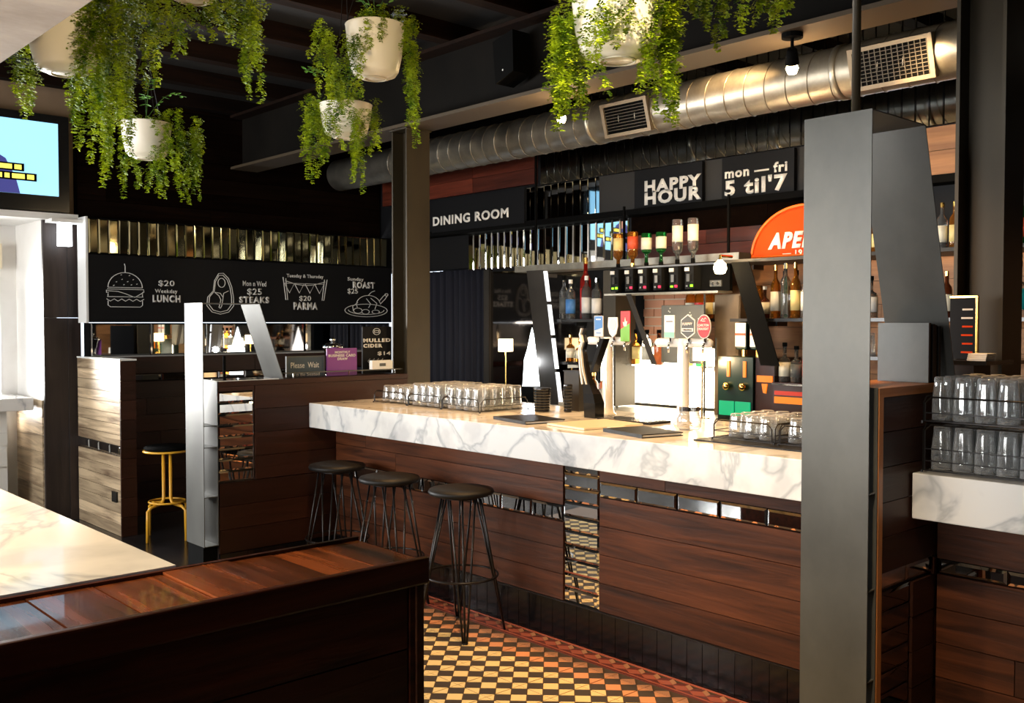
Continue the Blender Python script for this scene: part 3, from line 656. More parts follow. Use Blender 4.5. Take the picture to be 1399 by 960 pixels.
for i in range(47):
    y = 1.54+i*0.0845; piece('kick_tile', 'black_tile', t, 3.472, 3.49, y+0.0015, y+0.083, 0.0, 0.196)
bx('kick_trim', 'wire', t, 3.468, 3.49, 1.54, 5.505, 0.197, 0.204)
t = counter('side_bar_counter', -1.2, 1.530, 'second marble topped counter under the stacked glass racks, at the right edge', 2)
planks_y(t, 'bar_wood', 3.47, 3.49, -1.2, 1.530, 0.756, 0.927, 0.17, 1.2, 2.2, seed=51); planks_y(t, 'bar_wood', 3.47, 3.49, -1.2, 1.530, 0.205, 0.701, 0.125, 0.9, 1.6, seed=52)
for i in range(12): mtile(t, (3.478, 1.525-0.118-i*0.236, 0.729), 0.234, 0.05, '-x', r=rr, tilt=1.2)
for i in range(32):
    y = -1.2+i*0.0845; piece('kick_tile', 'black_tile', t, 3.472, 3.49, y+0.0015, y+0.083, 0.0, 0.196)

# ---------------------------------------------------------------- low timber walls with steel portal frames
def low_wall(name, x0, x1, y0, y1, h, lab, facem, seed, holes=(), capm='orange_wood'):
    t = thing(name, lab, 'partition', ((x0+x1)/2, (y0+y1)/2, 0))
    bx('core', 'dark_wood_z', t, x0+0.002, x1, y0+0.018, y1, 0, h-0.03)
    bx('cap', capm, t, x0, x1, y0-0.003, y1+0.003, h-0.03, h)
    return t
t = low_wall('hostess_wall', 2.65, 4.06, 5.51, 5.755, 1.245, 'low dark timber wall beyond the bar end, holding the waiting and cider signs', 'bar_wood_x', 1, capm='bar_wood_x')
planks_x(t, 'bar_wood_x', 5.51, 5.528, 2.652, 3.468, 0.20, 0.628, 0.14, seed=61)
planks_x(t, 'bar_wood_x', 5.51, 5.528, 2.892, 4.058, 0.63, 1.214, 0.14, seed=62)
planks_x(t, 'bar_wood_x', 5.51, 5.528, 2.652, 2.888, 1.186, 1.214, 0.03, seed=63)
for i in range(8): mtile(t, (2.77, 5.526, 0.631+0.0692*(i+.5)), 0.238, 0.0685, '-y', r=rr, tilt=1.5)
for i in range(9):
    x = 2.655+i*0.09; piece('kick_tile', 'black_tile', t, x, x+0.088, 5.512, 5.528, 0, 0.196)
t = low_wall('bar_divider_wall', 3.035, 4.06, 1.535, 1.78, 1.385, 'tall timber divider between the two counters, right of the big steel frame', 'bar_wood_x', 1)
bx('edge_board', 'orange_wood_z', t, 3.036, 3.065, 1.532, 1.55, 0.2, 1.355)
planks_x(t, 'bar_wood_x', 1.535, 1.553, 3.068, 4.05, 0.768, 1.355, 0.118, seed=64)
for i in range(2): mtile(t, (3.068+0.2*(i+.5), 1.550, 0.735), 0.199, 0.055, '-y', r=rr, tilt=1.5)
for i in range(9): mtile(t, (3.182, 1.550, 0.70-0.07*(i+.5)), 0.225, 0.069, '-y', 'mirror_dark', r=rr, tilt=0.8)
planks_x(t, 'bar_wood_x', 1.535, 1.553, 3.298, 3.468, 0.2, 0.70, 0.125, seed=65)
# foreground wall
t = thing('foreground_wall', 'dark glossy timber half wall with reddish cap boards across the near left', 'partition', (-0.5, 1.4, 0))
bx('core', 'black', t, -2.6, 0.955, 1.32, 1.49, 0, 1.175)
r = random.Random(4); x = 0.985
while x > -2.4:
    wd = r.uniform(0.075, 0.115); piece('cap_board', 'cap_wood', t, x-wd+0.003, x, 1.30, 1.495, 1.175, 1.203+r.uniform(0, 0.006)); x -= wd
bev(bx('cap_nosing', 'front_wood', t, -2.6, 0.99, 1.282, 1.299, 1.165, 1.21), 0.004)
bx('cap_edging', 'front_wood', t, -2.6, 0.99, 1.496, 1.505, 1.165, 1.209)
bx('end_post', 'front_wood', t, 0.957, 0.985, 1.295, 1.50, 0, 1.174)
bx('edge_strip', 'bar_wood', t, 0.968, 0.982, 1.29, 1.295, 0, 1.165)
planks_x(t, 'front_wood', 1.297, 1.32, -2.6, 0.955, 0.0, 1.165, 0.105, 2.5, 3.5, seed=66)
o = MB().box(-2.6, 0.65, 1.507, 4.6, 1.15, 1.212).build('marble_table', 'marble', label='bright polished marble high table top at the left behind the timber wall', cat='table')

tb_ = o; o = thing('high_table', 'bright polished marble topped high table at the left behind the timber wall', 'table', (-1.0, 3.0, 0))
tb_.parent = o; tb_.location = tb_.location-o.location; del tb_['label'], tb_['category']; tb_.name = 'table_top'
bx('table_base', 'front_wood', o, -2.4, 0.55, 1.52, 4.3, 0, 1.15)
def frame(name, lab, x0, xl, xt, xs, y0, y1, zb, zt, zw, shelves):
    t = thing(name, lab, 'frame', (x0, (y0+y1)/2, zb)); k = 0.004
    bx('outer_plate', 'steel_grey', t, x0, x0+k, y0, y1, zb, zt)
    bx('top_plate', 'steel_grey', t, x0+k, xt, y0, y1, zt-k, zt)
    bx('inner_plate', 'steel_grey', t, xl-k, xl, y0, y1, zb, zw)
    MB().prism([(xt-k, zt-k), (xt, zt-k), (xs+k, zw), (xs-k*0.2, zw)], 'y', y0, y1).build('slanted_plate', 'steel_grey', t)
    for z in shelves: bx('shelf', 'steel_grey', t, x0+k, xl-k, y0+0.004, y1, z, z+k)
    bx('foot_plate', 'steel_grey', t, x0+k, xl-k, y0, y1, zb, zb+k)
    return t
frame('small_steel_frame', 'pale steel portal frame with slanting leg on the low wall at left', 2.553, 2.646, 2.93, 3.087, 5.51, 5.755, 0.255, 1.72, 1.247, (0.55, 0.85, 0.98))
tag(MB().box(2.56, 2.645, 5.54, 5.75, 0, 0.253).build('frame_plinth', 'black', label='black plinth under the small pale steel frame', cat='plinth'))
frame('large_steel_frame', 'large grey steel portal frame with slanting leg standing at the divider', 2.972, 3.033, 3.353, 3.62, 1.535, 1.777, 0.004, 2.287, 1.387, (0.42, 0.72, 1.04))
tag(MB().cyl((3.1, 1.66, 2.288), (3.1, 1.66, 3.55), 0.0145, 14).build('steel_rod', 'dark_steel_warm', smooth=True, label='steel rod from the ceiling down to the large steel frame', cat='rod'))
t = thing('glass_rail', 'thin metal rail shelf along the low wall behind the waiting sign', 'rail', (3.6, 5.62, 1.247))
bx('rail_plate', 'steel_grey', t, 3.12, 4.05, 5.56, 5.60, 1.275, 1.281)
for x in (3.2, 3.62, 4.0): MB().cyl((x, 5.58, 1.246), (x, 5.58, 1.275), 0.004).build('rail_foot', 'chrome', t)
tag(MB().box(2.655, 3.06, 5.515, 5.75, 1.246, 1.25).build('ledge_plate', 'white_gloss', label='shiny pale ledge plate on top of the low wall under the small frame', cat='ledge'))
tag(MB().cyl((2.705, 5.54, 1.251), (2.705, 5.54, 1.40), 0.009).build('door_bolt', 'black', label='thin black upright rod on the ledge inside the small steel frame', cat='rod'))

# ---------------------------------------------------------------- signs on the hostess wall
def easel(name, lab, x0, x1, z0, z1, y, m, lines, cat='sign', frame_m=None):
    t = thing(name, lab, cat, ((x0+x1)/2, y, z0)); bx('board', m, t, x0, x1, y, y+0.012, z0, z1)
    for (s, xa, xb, za, zb, bo, mm) in lines: txt('lettering', s, mm, t, ((xa+xb)/2, y-0.001, (za+zb)/2), xb-xa, zb-za, '-y', bo, depth=0.001)
    bx('foot', 'black', t, x0+0.02, x1-0.02, y+0.012, y+0.03, z0, z0+0.01)
    if frame_m:
        b = MB(); k = 0.008; b.box(x0-k, x1+k, y-0.004, y+.01, z1, z1+k).box(x0-k, x0, y-.004, y+.01, z0, z1).box(x1, x1+k, y-.004, y+.01, z0, z1); b.build('frame', frame_m, t)
    return t
mat('slate_blue', (0.06, 0.085, 0.11), 0.6)
easel('waiting_sign', 'slate board lettered Please Wait To Be Seated on the low wall', 3.19, 3.46, 1.247, 1.375, 5.64, 'slate_blue', [('Please  Wait', 3.215, 3.425, 1.305, 1.342, 0.0, 'chalk'), ('To Be Seated', 3.23, 3.43, 1.252, 1.273, 0.0, 'chalk')], frame_m='slate')
easel('card_draw_sign', 'purple sign lettered MONTHLY BUSINESS CARD DRAW beside the waiting sign', 3.47, 3.705, 1.247, 1.43, 5.61, 'purple', [('MONTHLY', 3.53, 3.65, 1.395, 1.412, 0.03, 'sign_white'), ('BUSINESS CARD', 3.48, 3.695, 1.372, 1.39, 0.03, 'sign_white'), ('DRAW', 3.55, 3.63, 1.35, 1.367, 0.03, 'sign_white')])
t = easel('cider_sign', 'black poster lettered MULLED CIDER $14 near the steel column', 3.785, 4.03, 1.247, 1.575, 5.66, 'sign_black', [('MULLED', 3.79, 4.02, 1.465, 1.492, 0.06, 'sign_white'), ('CIDER', 3.79, 3.95, 1.428, 1.455, 0.06, 'sign_white'), ('$14', 3.91, 4.02, 1.37, 1.40, 0.025, 'sign_white')])
strokes('emblem', [arc(0, 0, .5, .5, 0, 360, 12), [(-.3, .15), (.3, .15)], [(-.3, -.15), (.3, -.15)], [(-.3, -.2), (-.3, .2)], [(.3, -.2), (.3, .2)]], 'chalk', t, (3.90, 5.656, 1.54), 0.06, 0.045, r=0.0025)
strokes('steam', [[(-.5+.12*i+.06*math.sin(k), -.5+k*.12) for k in range(9)] for i in range(0, 8, 2)], 'chalk_dim', t, (3.91, 5.656, 1.33), 0.15, 0.05, r=0.002)
t = thing('flyer_box', 'small cream flyer box in front of the cider poster', 'box', (3.89, 5.56, 1.282))
bx('box_body', 'paper', t, 3.80, 3.97, 5.565, 5.60, 1.282, 1.342); bx('box_label', 'slate', t, 3.86, 3.91, 5.562, 5.565, 1.302, 1.322)
t = thing('silver_bell', 'polished silver domed call bell ornament behind the purple sign', 'bell', (3.58, 5.70, 1.247))
MB().lathe([(0.055, 1.247), (0.055, 1.25), (0.04, 1.26), (0.035, 1.30), (0.06, 1.42), (0.072, 1.43), (0.066, 1.45), (0.04, 1.462), (0.02, 1.468)], (3.58, 5.715, 0), 20).build('dome', 'chrome', t, smooth=True)
MB().lathe([(0.006, 1.468), (0.018, 1.478), (0.02, 1.49), (0.01, 1.502), (0.0, 1.504)], (3.58, 5.715, 0), 14).build('finial', 'chrome', t, smooth=True)

# ---------------------------------------------------------------- stools
def stool(loc, lab, rz, grp=None):
    t = thing('bar_stool', lab, 'stool', (0, 0, 0), group='black bar stools along the counter')
    o = MB().lathe([(0.0, 0.712), (0.14, 0.712), (0.165, 0.718), (0.172, 0.732), (0.165, 0.744), (0.13, 0.752), (0, 0.754)], (0, 0, 0), 32).build('seat', 'rubber', t, smooth=True)
    MB().lathe([(0.10, 0.700), (0.10, 0.711)], (0, 0, 0), 24).build('seat_plate', 'wire', t)
    for k in range(4):
        a = R(45+90*k)
        f = Vector((0.225*math.cos(a), 0.225*math.sin(a), 0.006)); b = MB()
        for s in (-1, 0, 1):
            q = a+s*R(34); h = Vector((0.115*math.cos(q), 0.115*math.sin(q), 0.702)); tt = Vector((-math.sin(a), math.cos(a), 0))*s*0.010
            if s == 0: h = Vector((0.075*math.cos(a), 0.075*math.sin(a), 0.702))
            b.tube([h, f+tt], 0.0055, 6)
        b.tube([f+Vector((-math.sin(a), math.cos(a), 0))*-.012, f+Vector((-math.sin(a), math.cos(a), 0))*.012], 0.0065, 6)
        b.build('leg', 'wire', t, smooth=True)
    rg = 0.19; MB().tube([(rg*math.cos(2*PI*i/32), rg*math.sin(2*PI*i/32), 0.30) for i in range(32)], 0.006, 6, closed=True).build('foot_ring', 'wire', t, smooth=True)
    return t
st = stool(None, '', 0)
labs = ['black round-seated hairpin bar stool, nearest and rightmost of the three at the counter', 'black round-seated hairpin bar stool, middle one of the three at the counter', 'black round-seated hairpin bar stool, leftmost of the three beside the low wall']
for i, (x, y, rz) in enumerate(((3.19, 3.87, 10), (3.15, 4.45, 25), (3.19, 5.05, -5))):
    place(st, i == 0, (x, y, 0), R(rz), label=labs[i])
t = thing('yellow_stool', 'yellow tube-framed stool with dark seat behind the low walls', 'stool', (2.98, 7.05, 0))
c = (2.98, 7.05)
MB().lathe([(0, 0.66), (0.15, 0.66), (0.165, 0.675), (0.15, 0.69), (0, 0.692)], (*c, 0), 24).build('seat', 'black', t, smooth=True)
MB().lathe([(0.166, 0.645), (0.172, 0.65), (0.166, 0.660)], (*c, 0), 24).build('seat_rim', 'yellow_paint', t, smooth=True)
for k in range(4):
    a = R(20+90*k); e = Vector((math.cos(a), math.sin(a), 0))
    P = [Vector((*c, 0))+e*0.035+Vector((0, 0, 0.65)), Vector((*c, 0))+e*0.035+Vector((0, 0, 0.30)), Vector((*c, 0))+e*0.05+Vector((0, 0, 0.265)), Vector((*c, 0))+e*0.15+Vector((0, 0, 0.25)), Vector((*c, 0))+e*0.185+Vector((0, 0, 0.225)), Vector((*c, 0))+e*0.19+Vector((0, 0, 0.0))]
    MB().tube(P, 0.012, 8).build('leg', 'yellow_paint', t, smooth=True)
MB().tube([(c[0]+0.13*math.cos(2*PI*i/24), c[1]+0.13*math.sin(2*PI*i/24), 0.275) for i in range(24)], 0.008, 6, closed=True).build('foot_ring', 'yellow_paint', t, smooth=True)

# ---------------------------------------------------------------- glassware and racks
def glass_obj(name, h, r0, r1, n=32):
    """one-mesh inverted tumbler, outer and inner wall"""
    k = 0.003; b = MB()
    b.lathe([(r1-k, 0.0005), (r1, 0.0), (r1*.99, h*.2), (r1*.97, h*.45), (r0*1.02, h*.85), (r0, h-0.004), (r0-0.005, h), (0.0, h), ], (0, 0, 0), n)
    b.lathe([(0.0, h-0.012), (r0-k-0.002, h-0.014), (r1*.97-k, h*.45), (r1*.99-k, h*.2), (r1-k, 0.0005)], (0, 0, 0), n)
    fs = [f for f in b.f if len(f) == 4]
    for q, (x_, y_, z_) in enumerate(b.v):
        if h*0.12 < z_ < h*0.9: a_ = math.atan2(y_, x_); k_ = 1+0.022*math.cos(8*a_); b.v[q] = (x_*k_, y_*k_, z_)
    me = bpy.data.meshes.new(name); me.from_pydata(b.v, [], fs); me.materials.append(M['glass']); me.polygons.foreach_set('use_smooth', [True]*len(fs))
    import bmesh
    bm = bmesh.new(); bm.from_mesh(me); bmesh.ops.remove_doubles(bm, verts=bm.verts, dist=1e-5); bmesh.ops.recalc_face_normals(bm, faces=bm.faces); bm.to_mesh(me); bm.free()
    return me
G1 = glass_obj('tall_tumbler', 0.132, 0.031, 0.036); G2 = glass_obj('low_tumbler', 0.100, 0.030, 0.038); G3 = glass_obj('pint_glass', 0.148, 0.027, 0.0345)
def put_glass(me, name, x, y, z, lab, grp, flip=False):
    o = bpy.data.objects.new(name, me); C.objects.link(o); o.location = (x, y, z); o.rotation_euler = (0, 0, random.uniform(0, 6))
    return tag(o, lab, 'glass', grp)
def wire_rack(name, lab, x0, x1, y0, y1, z, h, tiers=(0.45,), nb=8):
    t = thing(name, lab, 'rack', ((x0+x1)/2, (y0+y1)/2, z)); r = 0.0024; zb = z+0.008
    b = MB()
    for i in range(nb+1): x = x0+(x1-x0)*i/nb; b.tube([(x, y0, zb), (x, y1, zb)], r, 4)
    for i in range(3): y = y0+(y1-y0)*i/2; b.tube([(x0, y, zb), (x1, y, zb)], r, 4)
    b.build('base_wires', 'wire', t)
    for (xa, ya, xb, yb) in ((x0, y0, x0, y1), (x1, y0, x1, y1), (x0, y0, x1, y0), (x0, y1, x1, y1)):
        b = MB(); c = 0.02; dx, dy = (xb-xa), (yb-ya); L = math.hypot(dx, dy); dx /= L; dy /= L
        b.tube([(xa+dx*.01, ya+dy*.01, zb), (xa+dx*.01, ya+dy*.01, z+h-c), (xa+dx*(.01+c), ya+dy*(.01+c), z+h), (xb-dx*(.01+c), yb-dy*(.01+c), z+h), (xb-dx*.01, yb-dy*.01, z+h-c), (xb-dx*.01, yb-dy*.01, zb)], r*1.2, 5)
        for f in tiers: b.tube([(xa+dx*.01, ya+dy*.01, z+h*f), (xb-dx*.01, yb-dy*.01, z+h*f)], r, 4)
        b.build('side_wires', 'wire', t)
    for i in range(4):
        x = (x0, x1)[i % 2]; y = (y0, y1)[i//2]; MB().cyl((x, y, z), (x, y, zb), 0.005, 6).build('foot', 'wire', t)
    return t
ZT = 1.0855
def fill(me, name, x0, x1, y0, y1, pitch, z, lab, grp, keep=None):
    nx = int((x1-x0)/pitch); ny = int((y1-y0)/pitch)
    for i in range(nx):
        for j in range(ny):
            x = x0+(x1-x0-nx*pitch)/2+pitch*(i+.5); y = y0+(y1-y0-ny*pitch)/2+pitch*(j+.5)
            if keep and not keep(x, y): continue
            put_glass(me, name, x, y, z, lab, grp)
# left racks on the bar
RK = [('left wire glass rack on the bar, farthest from the camera', 4.90, 5.26), ('second wire glass rack on the bar from the low wall', 4.56, 4.89), ('third wire glass rack on the bar, next to the black menu folders', 4.20, 4.55)]
for k, (lab, ya, yb) in enumerate(RK):
    wire_rack('glass_rack', lab, 3.60, 3.98, ya, yb, ZT, 0.075)
    fill(G2 if k == 0 else G1, 'tumbler', 3.605, 3.975, ya+.003, yb-.003, 0.0735 if k else 0.0775, ZT+0.011, ('low upturned tumbler in the farthest wire rack on the bar', 'upturned tumbler in the second wire rack on the bar', 'upturned tumbler in the wire rack next to the menu folders')[k], ('low tumblers in the farthest rack', 'tumblers in the second rack', 'tumblers in the third rack')[k])
# right racks on the bar
tag(MB().box(3.46, 4.0, 1.80, 2.60, ZT, ZT+0.006).build('bar_mat', 'rubber', label='flat black rubber bar mat under the right hand tumbler racks', cat='mat'))
for k, (lab, ya, yb) in enumerate((('low wire rack of tumblers left of the big steel frame, the left of two', 2.24, 2.55), ('low wire rack of tumblers partly hidden by the big steel frame', 1.90, 2.22))):
    wire_rack('glass_rack', lab, 3.53, 3.92, ya, yb, ZT+0.006, 0.085)
    fill(G2, 'tumbler', 3.535, 3.915, ya+.003, yb-.003, 0.0775, ZT+0.018, ('clear upturned tumbler in the low rack left of the big steel frame', 'clear upturned tumbler in the low rack partly behind the big steel frame')[k], ('tumblers in the right low rack', 'tumblers in the rack behind the frame')[k])
# side counter racks, two tiers
for k, (lab, ya, yb) in enumerate((('wire rack of pint glasses on the side counter, lower tier against the divider', 1.13, 1.515), ('wire rack of pint glasses on the side counter, lower tier at the right edge', 0.72, 1.11))):
    wire_rack('glass_rack', lab, 3.31, 3.70, ya, yb, ZT, 0.165, (0.25, 0.5))
    fill(G3, 'pint_glass', 3.32, 3.69, ya+.005, yb-.005, 0.0725, ZT+0.011, ('tall upturned pint glass in the lower side rack against the divider', 'tall upturned pint glass in the lower side rack at the right edge')[k], ('pint glasses in the lower side rack', 'pint glasses at the right edge')[k])
wire_rack('glass_rack', 'wire rack of pint glasses stacked as the upper tier on the side counter', 3.31, 3.70, 1.13, 1.515, ZT+0.170, 0.09, (0.4,))
fill(G3, 'pint_glass', 3.32, 3.69, 1.135, 1.51, 0.0725, ZT+0.181, 'tall upturned pint glass in the upper tier of side racks', 'pint glasses in the upper side rack', keep=lambda x, y: y > 1.21)
wire_rack('glass_rack', 'shallow empty-edged wire rack on the upper tier at the right edge', 3.31, 3.70, 0.72, 1.11, ZT+0.170, 0.06, (0.4,))
fill(G2, 'tumbler', 3.32, 3.69, 0.725, 1.105, 0.082, ZT+0.181, 'low upturned tumbler on the upper tier at the right edge', 'tumblers on the upper tier at the right edge')

# ---------------------------------------------------------------- things on the bar
def folder(lab, c, rz, wd=0.24, ln=0.33):
    t = thing('menu_folder', lab, 'menu', (0, 0, 0))
    bev(bx('cover', 'rubber', t, -wd/2, wd/2, -ln/2, ln/2, 0, 0.003), 0.001); bx('pages', 'paper', t, -wd/2+.006, wd/2-.006, -ln/2+.006, ln/2-.008, 0.0032, 0.012)
    bev(bx('front_cover', 'rubber', t, -wd/2, wd/2, -ln/2, ln/2, 0.0125, 0.0165), 0.001); bx('spine', 'rubber', t, -wd/2-.002, -wd/2, -ln/2, ln/2, 0, 0.0165)
    t.location = c; t.rotation_euler = (0, 0, R(rz)); return t
folder('black leather menu folder on the bar in front of the glass racks', (3.52, 3.71, ZT), -12)
folder('black leather menu folder on the bar near the jar, the right one of two', (3.50, 2.92, ZT), -14, 0.23, 0.31)
t = thing('serving_board', 'flat cream serving board between the two menu folders', 'board', (3.60, 3.33, ZT)); bev(bx('board_slab', 'cream', t, -.19+3.60, .19+3.6, 3.16, 3.46, ZT, ZT+0.012), 0.004); bx('board_grip', 'label_cream', t, 3.55, 3.65, 3.13, 3.159, ZT, ZT+0.01)
t.rotation_euler = (0, 0, R(-8))
def cup(lab, x, y, h, r):
    t = thing('ribbed_cup', lab, 'cup', (x, y, ZT)); pr = []; n = 9
    for i in range(n+1):
        z = ZT+h*i/n; pr += [(r*(0.88+0.12*i/n)-0.0015, z), (r*(0.9+0.12*i/n)+0.0015, z+h/n*0.5)] if i < n else [(r*1.02, z)]
    MB().lathe(pr+[(r*.94, ZT+h), (r*.85, ZT+0.006), (0, ZT+0.006)], (x, y, 0), 20).build('body', 'black_gloss', t); MB().lathe([(r*1.03, ZT+h-.004), (r*1.03, ZT+h)], (x, y, 0), 20).build('rim', 'wire', t); return t
cup('squat black ribbed cup on the bar beside the glass racks', 3.93, 4.03, 0.14, 0.05)
cup('slim black ribbed cup on the bar beside the dark post', 4.03, 3.92, 0.16, 0.026)
t = thing('till_post', 'square dark steel post box standing on the bar behind the cups', 'post', (4.14, 3.98, ZT)); bx('post', 'dark_steel', t, 4.10, 4.20, 3.90, 4.02, ZT, ZT+0.23); bx('post_cap', 'wire', t, 4.095, 4.205, 3.895, 4.025, ZT+.23, ZT+0.236)
for k, (lab, y0, y1) in enumerate((('long black drip tray with metal grille between the two beer towers', 3.14, 3.50),)):
    t = thing('drip_tray', lab, 'tray', (3.90, (y0+y1)/2, ZT)); bx('tray', 'rubber', t, 3.82, 3.99, y0, y1, ZT, ZT+0.01)
    for i in range(6): x = 3.83+i*0.027; bx('grille_bar', 'chrome', t, x, x+0.008, y0+.02, y1-.02, ZT+0.0101, ZT+0.0125)
# T shaped beer towers
def tower(lab, x, y, hw, badge_list, zt=1.50):
    t = thing('beer_tower', lab, 'beer tap', (x, y, ZT)); m = 'white_gloss'
    MB().lathe([(0.048, ZT), (0.048, ZT+0.008), (0.036, ZT+0.018), (0.032, ZT+0.05), (0.030, zt-0.02), (0.027, zt+0.022)], (x, y, 0), 28).build('column', m, t, smooth=True)
    MB().lathe([(0.0, -hw-.012), (0.014, -hw-.010), (0.021, -hw), (0.023, -hw+.012), (0.023, hw-.012), (0.021, hw), (0.014, hw+.010), (0, hw+.012)], (x, y, zt), 22, 'y').build('crossbar', m, t, smooth=True)
    for (dy, kind) in badge_list:
        px = x-0.03
        MB().tube([(x-0.02, y+dy, zt), (px-.015, y+dy, zt-.005), (px-.02, y+dy, zt-.02), (px-.02, y+dy, zt-.05)], 0.006, 8).build('spout', 'chrome', t, smooth=True)
        hd = MB().cyl((px, y+dy, zt+0.005), (px-0.005, y+dy, zt+0.05), 0.007, 8).build('tap_handle', 'chrome', t)
        z = zt+0.082; X = px-0.008; K_ = 0.82; Yc = y+dy
        def plate(pol, mm, off=0.0, th=0.006, nm='badge'):
            return MB().prism([(Yc+a*K_, z+b_*K_) for a, b_ in pol], 'x', X-off-th, X-off).build(nm, mm, t)
        if kind == 'blue':
            plate([(-.04, -.07), (.04, -.07), (.04, .07), (-.04, .07)], 'paper'); plate([(-.037, -.01), (.037, -.03), (.037, .067), (-.037, .067)], 'blue', .006, .001, 'badge_band')
            plate([(-.02, .042), (.02, .042), (.02, .05), (-.02, .05)], 'paper', .007, .001, 'badge_line'); plate([(-.022, -.05), (.022, -.05), (.022, -.043), (-.022, -.043)], 'blue', .006, .001, 'badge_line')
        if kind == 'shield':
            plate([(-.04, .06), (-.045, .0), (-.03, -.05), (0, -.075), (.03, -.05), (.045, 0), (.04, .06)], 'paper')
            MB().prism([(Yc+a, z+b_) for a, b_ in arc(0, .01, .024, .03, 0, 360, 14)[:-1]], 'x', X-.0075, X-.006).build('badge_emblem', 'label_cream', t)
        if kind == 'gage':
            plate([(-.04, -.10), (.04, -.10), (.04, .10), (-.04, .10)], 'red'); plate([(-.04, -.10), (.04, -.10), (.04, -.02), (-.04, .02)], 'green', .006, .001, 'badge_band')
            plate([(-.012, .0), (.012, .0), (.02, .03), (.006, .025), (0, .06), (-.008, .03), (-.02, .035)], 'label_cream', .007, .001, 'badge_flame')
        if kind == 'mint':
            plate([(-.04, -.07), (.04, -.07), (.04, .07), (-.04, .07)], 'paper'); plate([(-.038, -.068), (.038, -.068), (.038, -.035), (-.038, -.035)], 'mint', .006, .001, 'badge_band')
            plate([(-.025, .028), (.025, .028), (.025, .034), (-.025, .034)], 'slate', .006, .001, 'badge_line')
        if kind == 'hex':
            H = [(0, .075), (.052, .04), (.052, -.04), (0, -.075), (-.052, -.04), (-.052, .04)]
            plate(H, 'sign_white'); plate([(a*.9, b_*.9) for a, b_ in H], 'slate', .006, .001, 'badge_field')
            txt('lettering', 'FURPHY', 'sign_white', t, (X-.0085, Yc, z+.015*K_), .075*K_, .017*K_, '-x', .03, .001)
            plate([(-.042, -.03), (.042, -.03), (.042, -.01), (-.042, -.01)], 'sign_white', .007, .001, 'badge_band'); txt('lettering', 'ORIGINAL', 'slate', t, (X-.0095, Yc, z-.02*K_), .07*K_, .011*K_, '-x', .03, .001)
        if kind == 'red':
            plate(arc(0, 0, .05, .072, 0, 360, 24)[:-1], 'sign_white'); plate(arc(0, 0, .047, .068, 0, 360, 24)[:-1], 'red', .006, .001, 'badge_field')
            txt('lettering', 'CARLTON', 'sign_white', t, (X-.0085, Yc, z+.008*K_), .078*K_, .016*K_, '-x', .03, .001); txt('lettering', 'DRAUGHT', 'sign_white', t, (X-.0085, Yc, z-.014*K_), .078*K_, .016*K_, '-x', .03, .001)
            strokes('badge_emblem', [[(-.5, -.4), (-.2, .3), (.1, 0), (.3, .5), (.5, .1)], [(-.3, -.4), (.3, -.4)]], 'sign_white', t, (X-.008, Yc, z+.042*K_), .04*K_, .022*K_, '-x', .002)
    return t
tower('white T shaped beer tower with three badges, beside the dark curved tap', 4.06, 3.64, 0.145, [(0.03, 'blue'), (-0.075, 'shield'), (-0.165, 'gage')])
tower('white T shaped beer tower with mint, hexagon and red badges, beside the glass jar', 3.96, 3.04, 0.165, [(0.055, 'mint'), (-0.06, 'hex'), (-0.157, 'red')])
# curved dark tap
t = thing('curved_beer_tap', 'sculpted black curved beer tap with white edge trim, left of the white tower', 'beer tap', (4.03, 3.74, ZT))
prof = [(0.045, 0), (0.05, 0.10), (0.035, 0.15), (-0.005, 0.22), (-0.02, 0.30), (0.0, 0.38), (0.03, 0.43), (0.025, 0.47), (0.045, 0.49)]
prof2 = [(0.0, 0.49), (0.01, 0.45), (-0.0, 0.43), (-0.035, 0.40), (-0.055, 0.30), (-0.05, 0.21), (-0.065, 0.12), (-0.06, 0)]
poly = [(3.74-u, ZT+v) for u, v in [(-.06, 0), (-.065, .12), (-.02, .20), (0.005, .28), (0.02, .36), (0.045, .42), (0.03, .46), (0.05, .49), (0.07, .485), (0.06, .455), (0.075, .42), (0.06, .34), (0.05, .26), (0.03, .19), (0.045, .12), (.05, 0)]]
def ribbonx(pts, w, x0, x1, name, m, par):
    b = MB()
    for i in range(len(pts)-1):
        (a, z0), (c_, z1) = pts[i], pts[i+1]; b.hexa([(x0, a-w, z0), (x1, a-w, z0), (x1, a+w, z0), (x0, a+w, z0), (x0, c_-w, z1), (x1, c_-w, z1), (x1, c_+w, z1), (x0, c_+w, z1)])
    return b.build(name, m, par)
spine = [(3.715, 0.0, .040), (3.717, 0.08, .042), (3.73, 0.13, .036), (3.755, 0.18, .026), (3.775, 0.24, .019), (3.785, 0.30, .015), (3.793, 0.37, .012), (3.777, 0.41, .010), (3.79, 0.45, .009), (3.778, 0.485, .007)]
b = MB()
for i in range(len(spine)-1):
    (a, z0, w0), (c_, z1, w1) = spine[i], spine[i+1]; d0, d1 = w0*0.9, w1*0.9; X = 4.03
    b.hexa([(X-d0, a-w0, ZT+z0), (X+d0, a-w0, ZT+z0), (X+d0, a+w0, ZT+z0), (X-d0, a+w0, ZT+z0), (X-d1, c_-w1, ZT+z1), (X+d1, c_-w1, ZT+z1), (X+d1, c_+w1, ZT+z1), (X-d1, c_+w1, ZT+z1)])
b.build('body', 'black_gloss', t); ribbonx([(a+w0*.9, ZT+z) for a, z, w0 in spine[3:]], .004, 4.0, 4.014, 'edge_trim', 'white_gloss', t)
ribbonx([(a-w0*.3, ZT+z) for a, z, w0 in spine[3:9]], .003, 3.998, 4.012, 'inner_trim', 'white_gloss', t)
